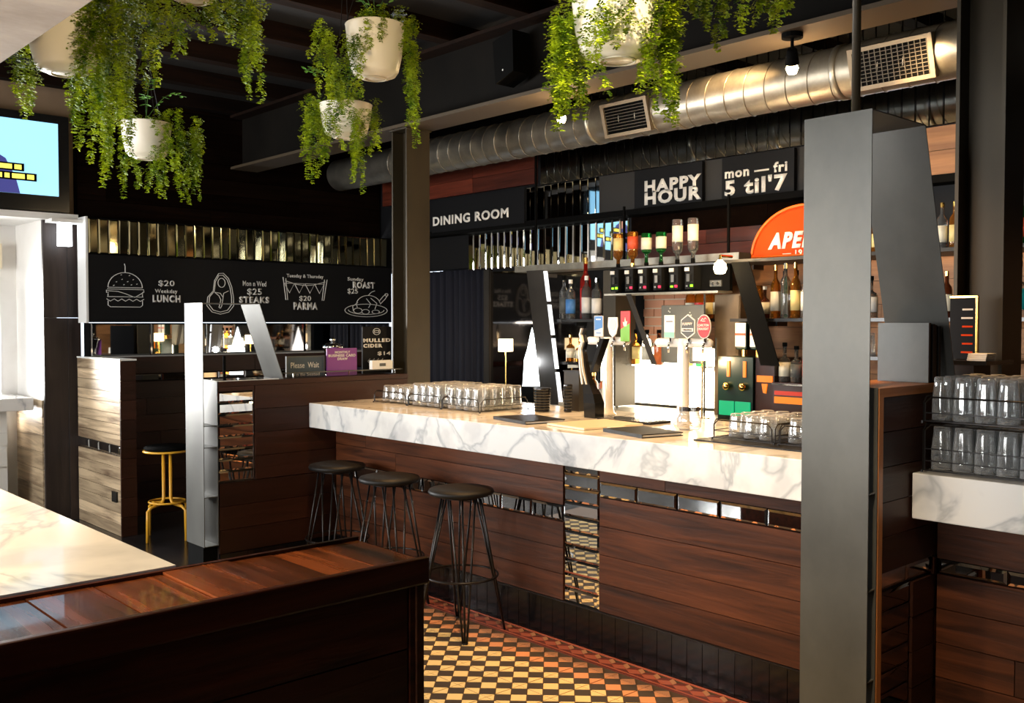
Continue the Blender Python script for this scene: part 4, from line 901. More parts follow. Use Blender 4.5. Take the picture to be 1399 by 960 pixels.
b = MB(); b.hexa([(4.0, 3.70, ZT+.25), (4.05, 3.70, ZT+.25), (4.05, 3.72, ZT+.25), (4.0, 3.72, ZT+.25), (4.0, 3.62, ZT+.43), (4.05, 3.62, ZT+.43), (4.05, 3.65, ZT+.43), (4.0, 3.65, ZT+.43)]); b.build('side_fin', 'black_gloss', t)
t.location += Vector((-.13, -.12, 0))
for i in range(0): bx('base_rib', 'chalk_dim', t, 3.972, 3.984, 3.69+i*.018, 3.694+i*.018, ZT+0.002, ZT+0.06)
# glass jar
t = thing('glass_jar', 'clear glass tip jar with steel lid beside the right beer tower', 'jar', (3.80, 2.88, ZT))
MB().lathe([(0, ZT), (0.045, ZT), (0.058, ZT+.012), (0.06, ZT+.05), (0.05, ZT+.075), (0.047, ZT+.10), (0.044, ZT+.10), (0.047, ZT+.074), (0.056, ZT+.05), (0.054, ZT+.014), (0, ZT+.006)], (3.80, 2.88, 0), 24).build('jar_body', 'glass', t, smooth=True)
MB().lathe([(0.05, ZT+.092), (0.05, ZT+.112), (0, ZT+.112)], (3.80, 2.88, 0), 24).build('lid', 'chrome', t)
for i in range(5): MB().lathe([(0, 0), (.011, 0), (.011, .003), (0, .003)], (3.80+.02*math.cos(i*2.1), 2.88+.02*math.sin(i*2.1), ZT+.007+.004*i), 10).build('coin', 'gold', t)

# ---------------------------------------------------------------- back bar
t = thing('back_counter', 'long dark back bar counter with steel top carrying the bottles and machines', 'counter', (5.4, 3, 0))
bx('cabinet', 'dark_steel', t, 5.12, 5.66, -1.2, 6.3, 0, 0.94); bx('top', 'galvanised', t, 5.08, 5.66, -1.2, 6.3, 0.94, 0.985)
for i in range(9): y = 6.25-i*0.8; bev(bx('cabinet_door', 'black_gloss', t, 5.10, 5.119, y-0.79, y-0.005, 0.10, 0.92), 0.003)
ZC = 0.9855
t = thing('added_glow_panel', 'added bright glowing panel behind the bottles in the middle of the back bar', 'glow panel', (5.6, 4.6, ZC))  # added glowing panel, stands in for a bright mirror reflection
bx('housing', 'dark_steel', t, 5.62, 5.66, 3.92, 5.12, ZC, 1.44); bx('glowing_panel', 'added_panel_glow', t, 5.612, 5.62, 3.95, 5.09, ZC+0.02, 1.42)
bx('side_rail', 'chrome', t, 5.60, 5.62, 3.93, 3.949, ZC, 1.44); bx('side_rail', 'chrome', t, 5.60, 5.62, 5.091, 5.11, ZC, 1.44)
def shelf(lab, y0, y1, z, x0=5.2, x1=5.6, m='black_gloss', th=0.02):
    t = thing('bar_shelf', lab, 'shelf', ((x0+x1)/2, (y0+y1)/2, z-th)); bx('shelf_board', m, t, x0, x1, y0, y1, z-th, z)
    for y in (y0+0.03, y1-0.04): bx('bracket', m, t, x1-0.12, x1, y, y+0.01, z-th-0.03, z-th)
    return t
shelf('black bottle shelf at left holding the clear vodka bottles', 4.80, 5.28, 1.628)
shelf('small black shelf below the vodka bottles', 4.90, 5.16, 1.31, 5.2, 5.38)
shelf('black bottle shelf right of the lamp, under the orange half round sign', 2.20, 3.50, 1.628)
shelf('long top shelf carrying the orange half round sign', 1.2, 3.68, 2.0, 5.2, 5.6, 'dark_steel')
shelf('long steel top shelf behind the inverted spirit bottles', 3.70, 5.86, 2.062, 5.40, 5.64, 'galvanised', 0.05)
shelf('glass shelf in front of the glowing panel', 4.0, 5.05, 1.30, 5.40, 5.60, 'glass_clear', 0.008)
shelf('low dark shelf right of the large steel frame', 1.9, 2.95, 1.41, 5.2, 5.6)
def slant(lab, y0, z0, y1, z1, w_=0.17, x=5.15, glint=False, m_='dark_steel'):
    t = thing('slanted_post', lab, 'post', (x+.05, y1, min(z0, z1))); h = w_/2
    MB().prism([(y0-h, z0), (y0+h, z0), (y1+h, z1), (y1-h, z1)], 'x', x, x+0.006).build('face_plate', m_, t)
    MB().prism([(y0+h-.004, z0), (y0+h, z0), (y1+h, z1), (y1+h-.004, z1)], 'x', x+.006, x+0.04).build('side_plate', m_, t)
    if glint:
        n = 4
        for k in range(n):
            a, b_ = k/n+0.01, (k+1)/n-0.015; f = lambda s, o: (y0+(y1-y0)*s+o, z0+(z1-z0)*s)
            MB().prism([f(a, -h+.002), f(a, -h-.018), f(b_, -h-.018), f(b_, -h+.002)], 'x', x-0.004, x+0.02).build('painted_glint', 'painted_reflection', t)  # window reflection painted as glowing edge segments
    return t
mat('painted_reflection', (0.9, 0.92, 0.95), 0.15, 0.3, emit=(0.95, 0.97, 1.0), es=1.2)
slant('slanting steel post with bright segmented edge left of the vodka shelf', 5.36, 2.0, 5.19, 0.99, 0.19, glint=True)
slant('slanting steel bar between the brick patch and the grey board behind the taps', 4.43, 1.80, 4.20, 1.32, 0.045)
slant('broad slanting black plate left of the right-hand bottle shelf', 3.52, 1.98, 3.30, 1.34, 0.13, m_='black')
for (y, z0, z1, lab) in ((5.64, 2.063, 3.0, 'left'), (4.71, 2.063, 2.45, 'middle'), (3.80, 2.063, 2.45, 'right')):
    tag(MB().box(5.42, 5.435, y-.007, y+.007, z0, z1).build('hanger_post', 'black', label='thin black square hanger post in front of the mirror wall, the %s one of three' % lab, cat='post'))
for (y0, y1, z0, z1) in ((4.66, 4.78, 1.0, 1.98),): tag(MB().box(5.28, 5.5, y0, y1, z0, z1).build('bar_pillar', 'dark_steel_warm', label='brown steel pillar between the vodka shelf and the brick patch', cat='pillar'))
tag(MB().box(5.45, 5.6, 3.72, 4.02, 1.0, 1.95).build('bar_cupboard', 'bronze', label='bronze brown cupboard panel between grey board and lamp', cat='cupboard')) if False else None
noisy('bronze', (0.13, 0.085, 0.045), (0.24, 0.16, 0.09), (3, 3, 3), 0.4, 0.5)
t = thing('tall_cupboard', 'bronze brown tall cupboard between the grey board and the orange jug', 'cupboard', (5.5, 3.85, ZC))
bx('body', 'bronze', t, 5.42, 5.60, 3.70, 3.90, ZC, 1.79); bx('door', 'bronze', t, 5.412, 5.42, 3.705, 3.895, ZC+.01, 1.78); bx('handle', 'chrome', t, 5.40, 5.412, 3.87, 3.88, 1.35, 1.5)
t = thing('grey_board', 'speckled grey splash board standing behind the right beer tower', 'board', (5.3, 4.05, 1.32))
bev(bx('board', 'slate', t, 5.25, 5.27, 3.87, 4.22, 1.33, 1.72), 0.004); bx('board_leg', 'chrome', t, 5.255, 5.265, 3.86, 3.87, ZC, 1.80)
for i in range(7): a = random.uniform(3.9, 4.2); z = random.uniform(1.6, 1.7); MB().lathe([(0, 0), (.005, .0005)], (5.249, a, z), 6, 'x').build('speck', 'chalk', t)

def bottle(kind, glass, label, cap, h, r, inv=False):
    """lathe bottle of several kinds at the origin, standing; inverted when inv"""
    t = thing('spirit_bottle', '', 'bottle', (0, 0, 0))
    P = {'round': [(0, 0), (r*.94, 0), (r, .02), (r, .60), (r*.9, .66), (r*.42, .74), (r*.36, .78), (r*.36, .93)],
         'tall': [(0, 0), (r*.94, 0), (r, .015), (r, .66), (r*.8, .72), (r*.38, .78), (r*.34, .94)],
         'squat': [(0, 0), (r*.95, 0), (r, .02), (r, .50), (r*.85, .58), (r*.35, .64), (r*.32, .70), (r*.34, .92)],
         'cone': [(0, 0), (r, 0), (r, .04), (r*.8, .4), (r*.35, .7), (r*.3, .92)]}[kind]
    nn = 4 if False else 18
    pr = [(a, b_*h) for a, b_ in P]; f = (lambda q: [(a, h-b_) for a, b_ in q][::-1]) if inv else (lambda q: q)
    pr2 = f(pr+[(0, pr[-1][1])] if not inv else pr+[(0, pr[-1][1])])
    MB().lathe(pr2, (0, 0, 0), nn).build('glass_body', glass, t, smooth=True)
    if label:
        rr_ = r*1.012 if kind != 'cone' else r*0.95
        MB().lathe(f([(rr_, h*.14), (rr_, h*(.5 if kind != 'cone' else .2))]), (0, 0, 0), nn).build('label_band', label, t, smooth=True)
    if cap: MB().lathe(f([(r*.42, h*.90), (r*.42, h), (0, h)]), (0, 0, 0), 12).build('cap', cap, t)
    return t
def put_bottle(x, y, z, kind, glass, label, cap, h, r, lab, inv=False, grp=None):
    t = bottle(kind, glass, label, cap, h, r, inv); t.location = (x, y, z); t.rotation_euler = (0, 0, random.uniform(0, 6)); return tag(t, lab, group=grp)
# left shelf
put_bottle(5.30, 5.20, 1.629, 'round', 'glass_clear', 'slate', 'black', 0.33, 0.034, 'clear bottle with long black neck, far left on the vodka shelf')
put_bottle(5.26, 5.09, 1.629, 'tall', 'glass_clear', 'blue', 'white', 0.295, 0.037, 'clear vodka bottle with blue lettered band, second on the vodka shelf')
put_bottle(5.355, 5.025, 1.629, 'round', 'glass_red', 'red', 'gold', 0.46, 0.042, 'tall red bottle with gold neck rising behind the vodka bottles')
put_bottle(5.30, 4.965, 1.629, 'tall', 'glass_clear', 'chalk', 'white', 0.32, 0.037, 'frosted clear bottle, third along the vodka shelf')
put_bottle(5.30, 4.86, 1.629, 'tall', 'glass_clear', 'chalk', 'chrome', 0.30, 0.040, 'frosted clear bottle, rightmost on the vodka shelf')
put_bottle(5.28, 5.11, 1.311, 'squat', 'glass_amber', 'label_cream', 'gold', 0.20, 0.034, 'cream labelled bottle with pointed gold top on the small shelf, the left one')
put_bottle(5.28, 5.01, 1.311, 'squat', 'glass_amber', 'label_cream', 'gold', 0.17, 0.034, 'cream labelled bottle on the small shelf, the right one')
# dispenser with six inverted bottles
t = thing('spirit_dispenser', 'black wall rack of six spirit measures with small red and green lights', 'dispenser', (5.25, 4.2, 1.80))
bx('back_plate', 'black', t, 5.33, 5.36, 3.72, 4.74, 1.81, 1.985); bx('drip_ledge', 'galvanised', t, 5.20, 5.36, 3.72, 4.70, 1.795, 1.808); bx('top_rail', 'chrome', t, 5.30, 5.33, 3.72, 4.72, 1.985, 1.997)
ys = [4.645, 4.51, 4.385, 4.255, 4.115, 3.985]
for i, y in enumerate(ys):
    u = bx('measure', 'black_gloss', t, 5.25, 5.33, y-.035, y+.035, 1.825, 1.98)
    bx('measure_cap', 'chalk', u, 5.243, 5.25, y-.0, y+.035, 1.945, 1.97); bx('optic', 'chrome', u, 5.235, 5.25, y-.012, y+.012, 1.875, 1.925)
    bx('light', 'glow_red' if i % 5 else 'led_green', u, 5.24, 5.25, y-.03, y-.015, 1.84, 1.855); bx('light', 'led_green' if i in (0, 4) else 'chrome', u, 5.24, 5.25, y+.005, y+.02, 1.84, 1.852)
o = bx('socket_plate', 'steel_grey', t, 5.32, 5.33, 3.78, 3.87, 1.84, 1.88); MB().lathe([(.010, 0), (.010, .006), (0, .006)], (5.314, 3.845, 1.86), 10, 'x').build('socket', 'chrome', o); MB().lathe([(.010, 0), (.010, .006), (0, .006)], (5.314, 3.805, 1.86), 10, 'x').build('socket', 'chrome', o)
spec = [('tall', 'glass_amber', 'label_yellow', 'black', .24, .036, 'amber bottle with yellow label upside down, leftmost over the dispenser'),
        ('tall', 'glass_amber', 'label_red', 'gold', .245, .038, 'amber whisky bottle with red label upside down, second over the dispenser'),
        ('squat', 'glass_green', 'label_cream', 'black', .225, .037, 'green bottle with cream label upside down, the left of the green pair'),
        ('squat', 'glass_green', 'label_cream', 'black', .225, .037, 'green bottle with cream label upside down, the right of the green pair'),
        ('tall', 'glass_clear', 'label_cream', 'black', .30, .036, 'clear bottle with white label upside down, the left of the clear pair'),
        ('tall', 'glass_clear', 'label_cream', 'black', .30, .036, 'clear bottle with white label upside down, rightmost over the dispenser')]
for y, (k, g, l, cp, h, r_, lab) in zip(ys, spec): put_bottle(5.29, y, 1.998, k, g, l, cp, h, r_, lab, inv=True)
# bottles in front of the added glowing panel
lb = [(5.50, 4.98, 'squat', 'glass_clear', 'label_cream'), (5.50, 4.88, 'tall', 'glass_amber', 'label_cream'), (5.50, 4.77, 'round', 'glass_clear', None), (5.50, 4.66, 'squat', 'glass_amber', 'label_yellow'), (5.50, 4.55, 'tall', 'glass_clear', 'label_cream'), (5.50, 4.44, 'round', 'glass_brown', None), (5.50, 4.30, 'squat', 'glass_clear', 'label_cream'), (5.50, 4.18, 'tall', 'glass_amber', None), (5.50, 4.07, 'squat', 'glass_green', 'label_cream')]
nm = ['leftmost clear bottle with cream label', 'slim amber bottle with cream label', 'plain clear bottle', 'squat amber bottle with yellow label', 'slim clear bottle with cream label', 'plain dark brown bottle', 'squat clear bottle with cream label', 'plain slim amber bottle', 'squat green bottle with cream label']
for (x, y, k, g, l), n_ in zip(lb, nm): put_bottle(x, y, 1.301, k, g, l, 'black', 0.25, 0.038, n_+', glass shelf over the glowing panel')
for i, (y, g, n_) in enumerate(((5.0, 'glass_amber', 'amber'), (4.9, 'glass_brown', 'dark brown'), (4.8, 'glass_clear', 'clear'))): put_bottle(5.42, y, ZC, 'tall', g, 'label_cream', 'gold', 0.24, 0.034, 'short %s bottle on the back counter beside the glowing panel' % n_)
for i in range(4):
    t = thing('hanging_bottle', ['leftmost amber bottle', 'second amber bottle', 'third amber bottle', 'rightmost amber bottle'][i]+' in the row above the grey board', 'bottle', (5.55, 4.20-i*.078, 1.63)); MB().lathe([(0, 1.63), (.033, 1.63), (.035, 1.64), (.035, 1.78), (.015, 1.83), (.013, 1.88), (0, 1.88)], (5.55, 4.20-i*.078, 0), 14).build('glass_body', 'glass_amber', t, smooth=True); MB().lathe([(.0365, 1.66), (.0365, 1.74)], (5.55, 4.20-i*.078, 0), 14).build('label_band', ('label_cream', 'red', 'label_yellow', 'label_cream')[i], t)
shelf('narrow shelf behind the grey board holding amber bottles', 3.91, 4.24, 1.629, 5.48, 5.62)
# half round orange sign
t = thing('half_round_sign', 'orange half round sign lettered APEROL 1919 on the top shelf', 'sign', (5.38, 3.22, 2.0))
pol = [(3.22+0.365*math.cos(R(a)), 2.015+0.31*math.sin(R(a))) for a in range(0, 181, 6)]; MB().prism(pol, 'x', 5.38, 5.41).build('panel', 'orange', t)
MB().tube([(5.378, a, b_) for a, b_ in pol], 0.011, 6, True).build('rim', 'orange_edge', t, smooth=True)
txt('lettering', 'APEROL', 'sign_white', t, (5.376, 3.22, 2.115), 0.49, 0.105, '-x', 0.05, shear=.25); txt('lettering', '— 1919 —', 'sign_white', t, (5.376, 3.22, 2.035), 0.28, 0.035, '-x', 0.02)
# bottles right shelf and beyond
rs = [(3.435, 'squat', 'glass_brown', 'label_cream', 'white', .20, 'short dark bottle with white label, leftmost on the right shelf'), (3.36, 'round', 'glass_amber', 'label_cream', 'gold', .33, 'amber bottle with gold top, second on the right shelf'),
      (3.29, 'tall', 'glass_clear', None, 'chrome', .34, 'clear bottle with steel pourer, third on the right shelf'), (3.22, 'round', 'glass_amber', 'label_yellow', 'gold', .34, 'amber bottle with yellow label, fourth on the right shelf'), (3.15, 'squat', 'glass_clear', 'label_cream', 'black', .32, 'clear bottle with black cap beside the steel frame on the right shelf')]
for y, k, g, l, cp, h, lab in rs: put_bottle(5.30, y, 1.629, k, g, l, cp, h, 0.030, lab)
for j, y in enumerate((3.38, 3.30, 3.21)): put_bottle(5.44, y, 1.629, 'round', ('glass_green', 'glass_brown', 'glass_amber')[j], 'label_cream', 'black', .30, .034, '%s bottle in the back row of the right shelf' % ('green', 'dark brown', 'amber')[j])
put_bottle(5.30, 2.70, 2.001, 'round', 'glass_amber', 'label_yellow', 'black', .21, .036, 'amber bottle just right of the big steel frame, on the top shelf')
put_bottle(5.30, 2.735, 1.629, 'squat', 'glass_clear', 'paper', 'black', .24, .040, 'white labelled bottle just right of the big steel frame, middle shelf')
put_bottle(5.30, 2.60, 1.629, 'cone', 'glass_clear', 'label_cream', 'chrome', .27, .036, 'conical clear bottle beside the white labelled one, middle shelf')
for j, y in enumerate((2.72, 2.63)): put_glass(G1, 'tumbler', 5.26, y, 1.411, 'upturned tumbler on the low dark shelf right of the large steel frame', 'tumblers on the low back shelf')
for j, (y, z, g, l, n_) in enumerate(((2.33, 2.001, 'glass_clear', 'label_cream', 'clear'), (2.262, 2.001, 'glass_amber', 'label_yellow', 'amber'), (2.30, 1.629, 'glass_brown', 'label_cream', 'dark'))): put_bottle(5.30, y, z, 'round', g, l, 'gold', .25, .028, '%s bottle between slanting plate and steel column, %s shelf' % (n_, 'top' if z > 1.8 else 'middle'))
shelf('top shelf at the far right edge behind the steel column', 1.0, 1.98, 1.975, 5.15, 5.19, 'dark_steel') if False else None
for j, (y, z, g, l, n_) in enumerate(((1.93, 2.001, 'glass_green', 'label_red', 'green'), (1.85, 2.001, 'glass_green', 'label_cream', 'pale labelled green'), (1.94, 1.629 , 'glass_clear', 'teal', 'teal labelled clear'), (1.86, 1.629, 'glass_clear', 'teal', 'second teal labelled clear'))):
    if z < 1.8: continue
    put_bottle(5.30, y, z, 'round', g, l, 'black', .27, .034, '%s bottle at the right edge of the picture on the top shelf' % n_)
shelf('middle shelf behind the steel column at the right edge', 1.2, 2.15, 1.628, 5.2, 5.6)
for j, (y, n_) in enumerate(((1.93, 'left'), (1.85, 'right'))): put_bottle(5.30, y, 1.629, 'squat', 'glass_clear', 'teal', 'black', .29, .036, 'clear bottle with teal label at the right edge, %s of the pair' % n_)
# liqueur machine, fridge, boxes
t = thing('liqueur_cooler', 'dark green-lit shot cooler with two gold taps', 'drink machine', (5.2, 3.56, ZC))
bx('body', 'machine_green', t, 5.18, 5.45, 3.44, 3.70, ZC, 1.385); bx('glow_panel', 'glow_green', t, 5.172, 5.18, 3.455, 3.565, ZC+.03, ZC+.12); bx('glow_panel', 'glow_green', t, 5.172, 5.18, 3.575, 3.685, ZC+.03, ZC+.12)
for y in (3.62, 3.50): bx('glow_bar', 'glow_orange', t, 5.172, 5.18, y-.012, y+.008, 1.26, 1.36); MB().lathe([(0, -.035), (.02, -.03), (.026, -.015), (.02, 0), (.010, 0.01)], (5.17, y, 1.20), 14, 'x').build('tap', 'gold', t, smooth=True)
for k, y in enumerate((3.585, 3.475)):
    tt = thing('liqueur_bottle', 'white labelled square liqueur bottle upside down on the cooler, the %s one' % ('left', 'right')[k], 'bottle', (5.3, y, 1.386)); bev(bx('glass_body', 'machine_green', tt, 5.26, 5.34, y-.042, y+.042, 1.43, 1.60), .01); bx('label_face', 'paper', tt, 5.255, 5.26, y-.038, y+.038, 1.45, 1.60); bx('label_strip', 'label_red', tt, 5.253, 5.255, y-.038, y+.038, 1.52, 1.535)
    MB().lathe([(.02, 1.386), (.02, 1.43)], (5.3, y, 0), 10).build('neck', 'gold', tt)
t = thing('cold_brew_dispenser', 'dark red dispenser with glowing orange emblem beside the shot cooler', 'drink machine', (5.25, 3.37, ZC))
bx('body', 'machine_dark', t, 5.20, 5.5, 3.30, 3.435, ZC, 1.385); bx('glow_bar', 'glow_orange', t, 5.192, 5.20, 3.31, 3.42, 1.235, 1.275); MB().prism([(3.345, 1.225), (3.385, 1.225), (3.375, 1.17), (3.355, 1.165)], 'x', 5.192, 5.2).build('glow_emblem', 'glow_orange', t)
t = thing('counter_fridge', 'dark red counter fridge with a glowing orange bar left of the steel frame', 'drink machine', (5.25, 3.1, ZC))
bx('body', 'machine_dark', t, 5.16, 5.5, 2.95, 3.29, ZC, 1.24); bx('glow_bar', 'glow_orange', t, 5.152, 5.16, 2.98, 3.27, 1.115, 1.155); bx('window', 'fridge_red', t, 5.153, 5.16, 2.98, 3.27, 1.02, 1.10) if 'fridge_red' in M else None
mat('fridge_red', (0.3, 0.01, 0.0), 0.3, emit=(0.35, 0.015, 0.0), es=1.0)
bx('lit_strip', 'fridge_red', t, 5.153, 5.16, 2.98, 3.27, 1.165, 1.19); bx('trim_rim', 'chrome', t, 5.15, 5.16, 2.96, 3.29, 1.225, 1.235)
for j, (y, g, l, h) in enumerate(((3.26, 'glass_clear', 'label_cream', .24), (3.18, 'glass_clear', 'slate', .22), (3.10, 'glass_amber', 'orange', .28))): put_bottle(5.25, y, 1.241, 'squat', g, l, 'black', h, .035, ('clear flask with pale emblem on the dark fridge, leftmost', 'clear flask with dark label on the dark fridge, middle', 'amber bottle with orange label on the dark fridge, rightmost')[j])
t = thing('orange_jug', 'orange backlit jug under the burning bulb', 'jug', (5.45, 3.50, 1.629)); MB().lathe([(0, 1.629), (.055, 1.629), (.05, 1.75), (.035, 1.84), (.03, 1.84), (0, 1.66)], (5.40, 3.56, 0), 18).build('jug_body', 'glass_amber', t, smooth=True); MB().tube([(5.36, 3.54, 1.80), (5.33, 3.52, 1.76), (5.33, 3.51, 1.70), (5.36, 3.53, 1.66)], .006, 6).build('handle', 'gold', t)
shelf('small steel shelf holding the orange jug', 3.50, 3.71, 1.628, 5.32, 5.6, 'dark_steel')
def lamp(name, lab, x, y, z, kind, e):
    t = thing(name, lab, 'lamp', (x, y, z))
    if kind == 'bulb':
        MB().lathe([(0, -.05), (.03, -.045), (.042, -.015), (.036, .015), (.016, .035), (.012, .04)], (x, y, z), 16).build('bulb', 'bulb', t, smooth=True); MB().tube([(x, y, z+.035), (x, y, z+.065), (x+.125, y, z+.065)], .009, 8).build('socket', 'gold', t)
    if kind == 'drum':
        MB().lathe([(.06, z), (.06, z+.10)], (x, y, 0), 24).build('shade', 'lamp_shade', t); MB().cyl((x, y, ZC+.01), (x, y, z+.01), .006).build('stem', 'gold', t); MB().lathe([(.05, ZC), (.05, ZC+.01), (0, ZC+.012)], (x, y, 0), 20).build('base', 'gold', t)
    if e: point(name+'_light', (x-0.12, y, z), e, WARM, .04)
    return t
lamp('bare_bulb', 'glaring bare bulb at the right end of the spirit dispenser', 5.09, 3.625, 1.955, 'bulb', 14)
lamp('drum_lamp', 'small glowing drum lamp on the back counter between tower and cooler', 5.12, 3.78, 1.36, 'drum', 14)
lamp('drum_lamp', 'small glowing drum added for a reflection at the dark left end of the back counter', 5.30, 5.86, 1.37, 'drum', 5)  # added drum and its light stand in for a mirrored window
t = thing('pyramid_lamp', 'bright white pyramid added for a reflection at the left end of the back counter', 'lamp', (5.3, 5.6, ZC))  # glowing pyramid added in place of a mirror reflection
MB().lathe([(.105, ZC+.12), (.10, ZC+.13), (.085, ZC+.33), (.055, ZC+.40), (.02, ZC+.52), (.0, ZC+.58)], (5.3, 5.55, 0), 4).build('shade', 'cool_glow', t); bx('base', 'black', t, 5.2, 5.4, 5.43, 5.67, ZC, ZC+.12)
point('pyramid_lamp_light', (5.1, 5.4, 1.3), 4, (0.9, 0.95, 1))  # light added along with the glowing pyramid
t = thing('bread_tray', 'white tray of garnish on the back counter left of the curved tap', 'tray', (5.2, 4.95, ZC)); bx('tray', 'white_gloss', t, 5.12, 5.36, 4.86, 5.08, ZC, ZC+.03)
for i in range(5): MB().lathe([(0, 0), (.02, .008), (.022, .02), (0, .032)], (5.18+.04*(i % 2), 4.9+.035*i, ZC+.03), 8).build('garnish', 'orange_edge', t, smooth=True)

# ---------------------------------------------------------------- right side: menus, blackboard, napkins
t = thing('menu_holder', 'grey menu holder box with black folders on the divider beside the slanting plate', 'menu holder', (3.48, 1.65, 1.386)); bx('front_panel', 'steel_grey', t, 3.44, 3.448, 1.555, 1.745, 1.386, 1.60)
bx('holder_base', 'black', t, 3.448, 3.55, 1.555, 1.745, 1.386, 1.392)
for i in range(4): bx('black_folder', 'rubber', t, 3.453+i*.024, 3.470+i*.024, 1.56-0.004*(i % 2), 1.74, 1.393, 1.60-0.004*i)
t = thing('service_ledge', 'black service ledge on the divider wall in front of the right steel column', 'ledge', (3.95, 1.6, 1.386)); bx('ledge_top', 'black_gloss', t, 3.78, 4.045, 1.49, 1.72, 1.44, 1.455); bx('ledge_support', 'dark_steel', t, 3.84, 4.0, 1.56, 1.70, 1.386, 1.44)
t = thing('specials_board', 'small upright blackboard with gold edge and orange writing by the column', 'sign', (3.95, 1.64, 1.456)); bx('board', 'sign_black', t, 3.95, 3.96, 1.60, 1.70, 1.456, 1.70)
bx('gold_edge', 'gold', t, 3.947, 3.963, 1.591, 1.599, 1.456, 1.708); bx('gold_edge', 'gold', t, 3.947, 3.963, 1.60, 1.70, 1.70, 1.708)
for k in range(6): bx('writing_line', 'orange' if k < 4 else 'chalk', t, 3.9485, 3.9495, 1.61, 1.655-.004*(k % 2), 1.48+k*.034, 1.487+k*.034)
t = thing('napkin_stack', 'small stack of cream napkins on the black service ledge', 'napkins', (3.86, 1.55, 1.456))
for k in range(4): piece('napkin', 'paper', t, 3.80+.004*k, 3.89+.003*k, 1.50, 1.57, 1.4562+k*.007, 1.462+k*.007)

# ---------------------------------------------------------------- hanging plants
RT = Vector((math.sin(R(47.5)), -math.cos(R(47.5)), 0)); FW = Vector((math.cos(R(47.5)), math.sin(R(47.5)), 0))
def strand(b, p, L, r, dens=1.0, wide=0.042):
    """trailing stem with paired leaflets in side sprigs, tapering to the tip"""
    n = max(6, int(L/0.011)); dx, dy = r.uniform(-.05, .05), r.uniform(-.05, .05); ph = r.uniform(0, 6)
    for i in range(n):
        t_ = i/n; q = Vector((p[0]+dx*t_+.008*math.sin(ph+t_*9), p[1]+dy*t_+.008*math.cos(ph+t_*7), p[2]-L*t_))
        wr_ = wide*(1-0.75*t_**2.2)*(0.75+0.35*math.sin(ph+t_*14))
        for k in range(3 if dens >= 1 else 2):
            a = r.uniform(0, 2*PI); d = Vector((math.cos(a), math.sin(a), -r.uniform(0.25, 0.9))).normalized()
            m = 3 if wr_ > .02 else 2
            side = d.cross(Vector((0, 0, 1))).normalized(); upv = side.cross(d)
            for j in range(m):
                c = q+d*wr_*(j+.6)/m
                for s in (-1, 1):
                    lf = (side*s*0.8+d*0.5+upv*r.uniform(-.3, .5)).normalized(); ll = r.uniform(.008, .014); ww = lf.cross(upv).normalized()*ll*.38
                    kk = len(b.v); b.v += [tuple(c), tuple(c+lf*ll*.5+ww), tuple(c+lf*ll), tuple(c+lf*ll*.5-ww)]; b.f.append((kk, kk+1, kk+2, kk+3))
def pot_mesh(b, c, r, h):
    b.lathe([(0, 0), (r*.50, 0), (r*.52, .004), (r*.70, .012), (r*.80, h*.13), (r*.92, h*.45), (r, h*.97), (r*1.02, h), (r*.97, h), (r*.88, h*.5), (0, h*.45)], c, 32)
